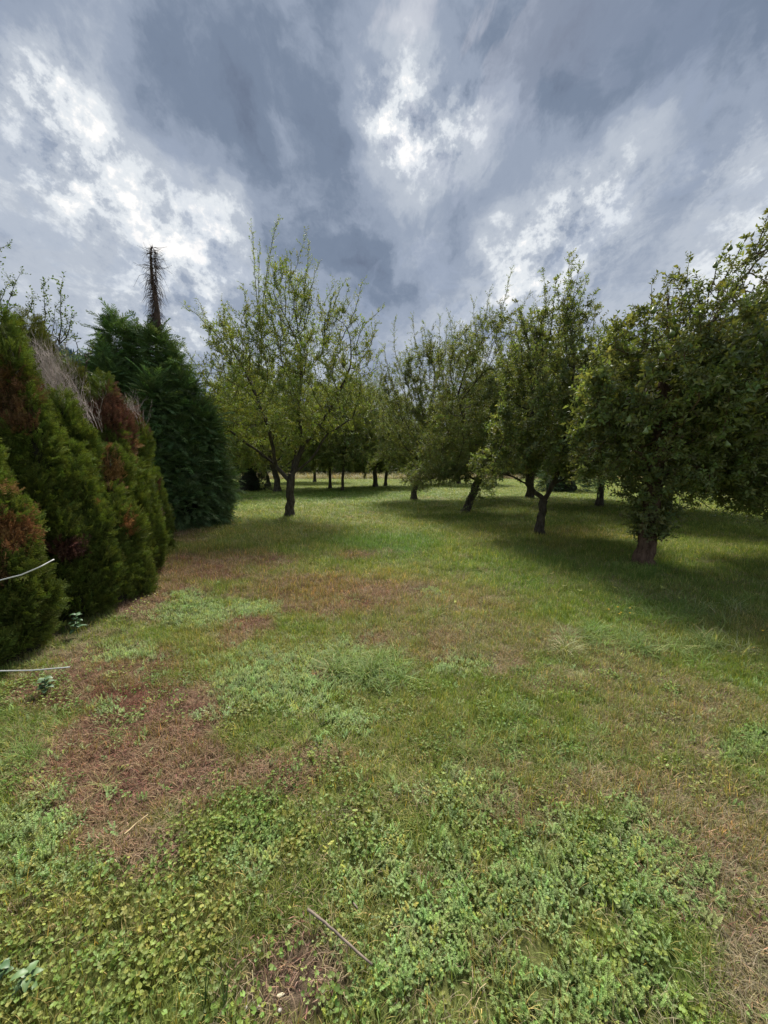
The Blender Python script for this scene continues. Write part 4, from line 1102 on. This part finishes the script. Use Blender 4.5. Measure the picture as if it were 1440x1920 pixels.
# big dark conifer : trunk, lobed crown, dead spire
def make_conifer(label, loc, Rr, H, name='conifer', dens=260, tint=(.03, .055, .03), tops=(), scale=1.0, cat='conifer', nl=34, low=0.0):
    root = empty(name, (loc[0], loc[1], 0), label, cat)
    lobes = []
    for k in range(nl):
        t = (k + .5) / nl; a = k * 2.4 + random.uniform(-.4, .4); z = low + H * (.03 + .86 * t)
        rr = Rr * (1 - t) ** .6 * .72 * random.uniform(.85, 1.15) * (1 if t > .08 else .85)
        s = (.30 * Rr * (1 - t) ** .6 + .1) * random.uniform(.7, 1.35)
        lobes.append((rr * math.cos(a), rr * math.sin(a), z, s, s, s * 1.15))
    for (x, y, z, s) in tops: lobes.append((x, y, z, s * .6, s * .6, s * 1.6))
    core = MB()
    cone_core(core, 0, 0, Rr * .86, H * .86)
    P, D = [], []
    for (x, y, z, a, b, c) in lobes:
        n = int(dens * 4 * PI * a * c / scale ** 2)
        d = unit(RNG.normal(size=(n, 3)))
        r = RNG.uniform(.72, 1.05, (n, 1)) * (1 + .25 * (vnoise(d[:, 0] * 3 + x * 5, d[:, 2] * 3 + z * 5 + d[:, 1] * 2, .6, 13) - .5))[:, None]
        P.append(np.array([x, y, z]) + d * r * [a, b, c])
        oo = d.copy(); D.append(oo * 1.0 + np.array([0, 0, .15]) + RNG.normal(0, .35, (n, 3)))
    P, D = np.concatenate(P), np.concatenate(D)
    k = P[:, 2] > .05
    inside = np.zeros(len(P), bool)
    for (x, y, z, a, b, c) in lobes:
        q = ((P[:, 0] - x) / a) ** 2 + ((P[:, 1] - y) / b) ** 2 + ((P[:, 2] - z) / c) ** 2
        inside |= q < .4
    k &= ~inside
    P, D = P[k], D[k]; n = len(P)
    tb = MB(); tb.tube([(0, 0, -.05), (0, 0, H * .5), (0, 0, H)], [.16, .1, .03], 9, rough=.08)
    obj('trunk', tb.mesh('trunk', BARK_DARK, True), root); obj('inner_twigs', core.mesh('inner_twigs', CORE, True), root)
    X = np.cross(D, np.array([0, 0, 1.0])) + RNG.normal(0, .35, D.shape)
    scatter('foliage', 'conifer', CONIF, P, frame_euler(D, X), RNG.uniform(.6, 1.3, n) * scale * np.where(RNG.rand(n) < .12, 1.8, 1), tints(n, tint, .12, .35), root)
    return root
bc = at(372, 993)
BCY = bc[1] + 1.0
big = make_conifer('broad dark green conifer with a bare dead spire on top', (-5.9, 10.4), 1.6, 4.7, tops=[(-1.0, 0, 4.6, .5), (-.5, 0, 4.35, .45), (.0, 0, 4.35, .5), (.4, 0, 3.9, .4), (-1.25, 0, 3.9, .5), (.75, -.2, 3.2, .45), (1.2, -.2, 2.2, .6), (-.9, -.6, 3.3, .6), (.3, -.8, 2.8, .6)], dens=300, nl=60, tint=(.13, .20, .095))
sp = MB()
foot = at_y(292, 640, 10.4) - big.location; tip = at_y(287, 462, 10.4) - big.location
pts = [foot.lerp(tip, t) + Vector((.07 * math.sin(t * 5 + .5), 0, 0)) for t in np.linspace(0, 1, 9)]
sp.tube(pts, list(np.linspace(.09, .012, 9)), 7, rough=.1)
for i in range(1200):
    t = random.random(); t = (int(t * 14) + random.random() ** 2) / 14 if random.random() < .5 else t; p = foot.lerp(tip, t); a = random.uniform(0, 2 * PI)
    o = Vector((math.cos(a), math.sin(a), 0)); l = (.08 + .42 * random.random() ** 2.2) * (1.25 if random.random() < .12 else .8) * (1.15 - .3 * t) * (1.3 if .6 < t < .85 else 1)
    l *= 1.05 - .45 * abs(t - .55); dn = random.uniform(-3.2, -.5) if t < .75 else random.uniform(-1.6, .5)
    p0 = p + o * .03; p1 = p0 + (o + Vector((0, 0, dn * .4))).normalized() * l * .5; p2 = p1 + (o * .6 + Vector((0, 0, dn))).normalized() * l * .5
    sp.tube([p0, p1, p2], [.006, .004, .002], 3, shade(), cap=False)
tag(obj('dead_top', sp.mesh('dead_top', plain('dead_spire', (.085, .05, .04), .9, .4, 10)), big), 'bare brown dead spire')
bb = base(456, 923)
make_conifer('rounded almost black evergreen bush left behind the open apple tree', (bb[0], bb[1] + 1.2), 1.25, 2.0, 'evergreen_bush', 60, (.03, .045, .025), scale=1.6, cat='evergreen bush', nl=14)
bb = base(1072, 925)
make_conifer('dark spreading evergreen bush behind the forked apple tree', (bb[0], bb[1] + 1.5), 1.7, 1.9, 'evergreen_bush', 50, (.05, .09, .045), scale=1.8, cat='evergreen bush', nl=16)

# trees and shrubs behind the hedge on the left
make_tree('ash_tree', 'broadleaf tree with feathery twigs at the top left edge above the hedge', 'ash tree', (-7.3, 7.3), [(0, 0, 0), (0, 0, 1.5), (0, 0, 3)], .12,
          [(-.2, 0, 3.9, .8, .9, 1.1), (.2, 0, 3.5, .6, .6, .6), (-.3, 0, 5.0, .45, .5, .5)], None, per=9, step=.2, kill=.3, shoots=1.5, auto=14, tint=(.09, .135, .045), up=.3, sprouts=[((0, 0, 5.0), (.35, 0, 5.8)), ((.4, 0, 4.0), (1.0, 0, 4.6)), ((0, 0, 5), (.5, .1, 5.5)), ((.4, 0, 4.0), (.8, 0, 5.0))])
make_tree('hazel_shrub', 'slender leafy shrub poking up between two thujas of the hedge', 'shrub', (-5.75, 6.9), [(0, 0, 0), (0, 0, 1.2), (0, 0, 2.4)], .06,
          [(0, 0, 3.3, .65, .6, .8)], None, per=18, step=.15, kill=.22, shoots=1.5, auto=6, tint=(.085, .125, .045), sprouts=[((0, 0, 3.7), (.0, 0, 4.55)), ((.1, 0, 3.7), (.28, 0, 4.6)), ((-.2, 0, 3.6), (-.2, 0, 4.3)), ((.2, 0, 3.5), (.4, 0, 4.1))])
make_tree('leafy_shrub', 'pale leafy shrub before the far hill, left of the big conifer', 'shrub', (-8.0, 11.0), [(0, 0, 0), (0, 0, 1.2), (0, 0, 2.2)], .07,
          [(0, 0, 3.0, 1.2, 1.0, 1.2), (.6, 0, 3.6, .7, .7, .7), (-1.1, 0, 3.2, .8, .8, .9)], None, per=10, step=.22, kill=.32, shoots=2.2, tint=(.11, .15, .065), sprouts=[((0, 0, 3.9), (.1, 0, 4.7)), ((.6, 0, 4), (.7, 0, 4.7))])

# ------------------------------------------------------------------ small single things
WHITE = plain('white_plastic', (.55, .55, .53), .5, .05, 5)
def rod(name, label, pts, r, cat='cord'):
    p0 = Vector(pts[0]); mb = MB()
    P = []
    for k in range(len(pts) - 1):
        for q in range(6): P.append(Vector(pts[k]).lerp(Vector(pts[k + 1]), q / 6))
    P.append(Vector(pts[-1]))
    n = len(P); P = [p - p0 for p in P]
    mb.tube(P, [r] * n, 7)
    return tag(obj(name, mb.mesh(name, WHITE, True), None, p0), label, cat)
rod('white_cord', 'white cord hanging in a shallow arc against the hedge, upper of two', [at_y(-60, 1104, 2.5), at_y(0, 1088, 2.52), at_y(40, 1078, 2.55), at_y(75, 1063, 2.6), at_y(101, 1049, 2.7)], .0045)
rod('white_cord', 'white straight cord sticking out low below the hedge, lower of two', [at_y(-80, 1259, 2.35), at_y(0, 1258, 2.4), at_y(60, 1257, 2.42), at_y(131, 1251, 2.45)], .0045)

STICK = plain('weathered_stick', (.20, .155, .12), .85, .3, 40)
def stick(name, label, pxs, r, mat=STICK, lift=.03):
    P = []
    for (px, py) in pxs:
        x, y = at(px, py); P.append(Vector((x, y, float(gz(x, y)) + lift)))
    p0 = P[0].copy(); mb = MB(); Q = []
    for k in range(len(P) - 1):
        for q in range(4): Q.append(P[k].lerp(P[k + 1], q / 4) - p0 + rv(.0012))
    Q.append(P[-1] - p0)
    mb.tube(Q, [r * (1 - .4 * i / len(Q)) for i in range(len(Q))], 7, rough=.15)
    return tag(obj(name, mb.mesh(name, mat, True), None, p0), label, 'stick')
stick('stick', 'long grey brown stick lying across the bare patch at the front', [(578, 1735), (610, 1762), (645, 1795), (698, 1846)], .0048, lift=.05)
stick('stick', 'tiny broken twig end above the long grey stick', [(663, 1726), (671, 1738)], .003, lift=.055)
stick('dry_stalk', 'pale dry stalk on the reddish dead patch left of centre', [(234, 1572), (256, 1552), (278, 1535)], .0035, plain('dry_stalk', (.5, .38, .2), .8, .2, 30), .03)

PEB = plain('pebble', (.5, .46, .38), .8, .2, 40); CHIP = plain('wood_chip', (.6, .53, .36), .8, .15, 40)
def lump(r, sx=1, sy=1, sz=.6):
    v, f = [], []
    for i in range(5):
        for k in range(8):
            a, b = PI * (i + .5) / 5, 2 * PI * k / 8; q = r * random.uniform(.85, 1.1)
            v.append((q * sx * math.sin(a) * math.cos(b), q * sy * math.sin(a) * math.sin(b), q * sz * math.cos(a)))
    for i in range(4):
        for k in range(8): f.append((i * 8 + k, (i + 1) * 8 + k, (i + 1) * 8 + (k + 1) % 8, i * 8 + (k + 1) % 8))
    f.append(tuple(range(7, -1, -1))[::-1]); f.append(tuple(32 + k for k in range(8)))
    return v, f
for (px, py, r, lab) in ((485, 1901, .007, 'white round pebble lowest on the bare soil at the bottom edge'), (475, 1893, .006, 'small grey pebble beside the white one on the bare soil'), (461, 1900, .006, 'leftmost small pebble on the bare soil'),
                         (525, 1907, .006, 'little pebble under the pale wood chip on the bare soil'), (430, 1330, .014, 'tan stone at the left rim of the middle weed patch')):
    x, y = at(px, py); v, f = lump(r)
    tag(obj('pebble', new_mesh('pebble', v, f, PEB, True), None, (x, y, float(gz(x, y)) + r * .5 + .004)), lab, 'pebble', 'pebbles on bare soil')
x, y = at(526, 1881)
mb = MB(); v, f = lump(.013, 1, .45, .35); mb.add([Vector(q) for q in v], f)
o = tag(obj('wood_chip', mb.mesh('wood_chip', CHIP), None, (x, y, float(gz(x, y)) + .012)), 'pale wood chip lying on the bare soil at the bottom', 'wood chip'); o.rotation_euler.z = .3

def broad_plant(name, label, px, py, n, L, Wd, H, col, cat='weed plant', up=.5):
    x, y = at(px, py)
    root = empty(name, (x, y, float(gz(x, y))), label, cat)
    mat = bpy.data.materials.get('leaf_' + str(col)) 
    m, t, nn, l, p = nodes_mat('broad_leaf'); no = nn.new('ShaderNodeTexNoise'); no.inputs['Scale'].default_value = 25
    r = nn.new('ShaderNodeValToRGB'); r.color_ramp.elements[0].color = (*[c * .75 for c in col], 1); r.color_ramp.elements[1].color = (*[c * 1.25 for c in col], 1)
    l.new(no.outputs['Fac'], r.inputs[0]); l.new(r.outputs[0], p.inputs['Base Color']); p.inputs['Roughness'].default_value = .5
    st = MB(); st.tube([(0, 0, 0), (.005, 0, H)], [.003, .002], 5); obj('stem', st.mesh('stem', m), root)
    an = random.uniform(0, 6)
    for k in range(n):
        an += 2.4; t = .3 + .7 * k / max(1, n - 1); mb = MB()
        d = Vector((math.cos(an), math.sin(an), up + random.uniform(-.2, .3))).normalized(); s = Vector((-math.sin(an), math.cos(an), 0)); LL = L * .8 * random.uniform(.75, 1.15) * (1.2 - .4 * t)
        up_v = s.cross(d).normalized(); seg = 7; v, f = [], []
        if up_v.z < 0: up_v = -up_v
        for i in range(seg + 1):
            q = i / seg; c = d * LL * q - Vector((0, 0, 1)) * LL * .45 * q * q; w = Wd / 2 * math.sin(PI * min(1, q * .93 + .07)) ** .75 * (1 + .12 * (-1) ** i)
            if i == seg: w = .0005
            v += [c - s * w + up_v * w * .35, c, c + s * w + up_v * w * .35]
            if i:
                a = 3 * (i - 1); f += [(a, a + 1, a + 4, a + 3), (a + 1, a + 2, a + 5, a + 4)]
        mb.add(v, f)
        o = obj('leaf', mb.mesh('leaf', m, True), root); o.location = (.005 * t, 0, H * t)
    return root
broad_plant('nettle', 'dark green broad leaved weed growing at the foot of the thujas', 145, 1192, 12, .10, .045, .22, (.06, .13, .05))
broad_plant('dock_weed', 'pale green leafy weed under the lower white cord', 85, 1300, 12, .085, .04, .12, (.08, .14, .06))
broad_plant('dock_weed', 'big pale leaved weed in the bottom left corner', 52, 1848, 9, .065, .022, .06, (.12, .2, .07), up=.4)
broad_plant('dock_weed', 'darker leaved weed cut by the left edge near the bottom', 2, 1835, 7, .06, .022, .06, (.08, .15, .06), up=.5)
broad_plant('seedling', 'small bright yellow green seedling alone on the brown lawn', 410, 1101, 7, .07, .02, .06, (.2, .33, .05), 'seedling', 1.2)

YEL = plain('yellow_petal', (.75, .5, .03), .6, .1, 20); STEM = plain('flower_stem', (.1, .16, .04), .6)
for i, (px, py) in enumerate(((1140, 1146), (1157, 1141), (1163, 1152), (1180, 1143), (1180, 1153), (1160, 1155), (1428, 1190))):
    x, y = at(px, py + 18); h = .12
    lab = '%s of six small yellow flowers on thin stems in the shaded lawn' % ('leftmost', 'second from the left', 'fourth from the left', 'upper right', 'lower right', 'third from the left')[i] if i < 6 else 'single yellow orange flower near the right edge of the lawn'
    root = empty('yellow_flower', (x, y, float(gz(x, y))), lab, 'flower', 'yellow flowers in the lawn')
    mb = MB(); mb.tube([(0, 0, 0), (.01, 0, h * .5), (.005, .01, h)], [.0016, .0013, .001], 4); obj('stem', mb.mesh('stem', STEM), root)
    mb = MB(); c = Vector((.005, .01, h))
    for k in range(12):
        a = 2 * PI * k / 12; d = Vector((math.cos(a), math.sin(a), .4)); s = Vector((-math.sin(a), math.cos(a), 0))
        leaf(mb, c, d, s, .014, .005)
    obj('petals', mb.mesh('petals', YEL), root)

# tall single grass blades in the near left
for (px, py, hh, lab) in ((385, 1900, .30, 'tallest upright green grass clump at the bottom left'), (420, 1905, .20, 'shorter upright grass clump beside the tallest one at the bottom')):
    x, y = at(px, py); root = empty('grass_clump', (x, y, float(gz(x, y))), lab, 'grass clump')
    for k in range(5):
        mb = MB(); blade(mb, (random.uniform(-.006, .006), random.uniform(-.006, .006), 0), random.uniform(0, 6), hh * random.uniform(.6, 1.05), random.uniform(.05, .3), .005, (1, 1, 1), seg=6)
        obj('blade', mb.mesh('blade', plain('green_blade', (.12, .2, .06), .6, .15, 20)) if k == 0 else new_mesh('blade', mb.v, mb.f, bpy.data.materials['green_blade']), root)
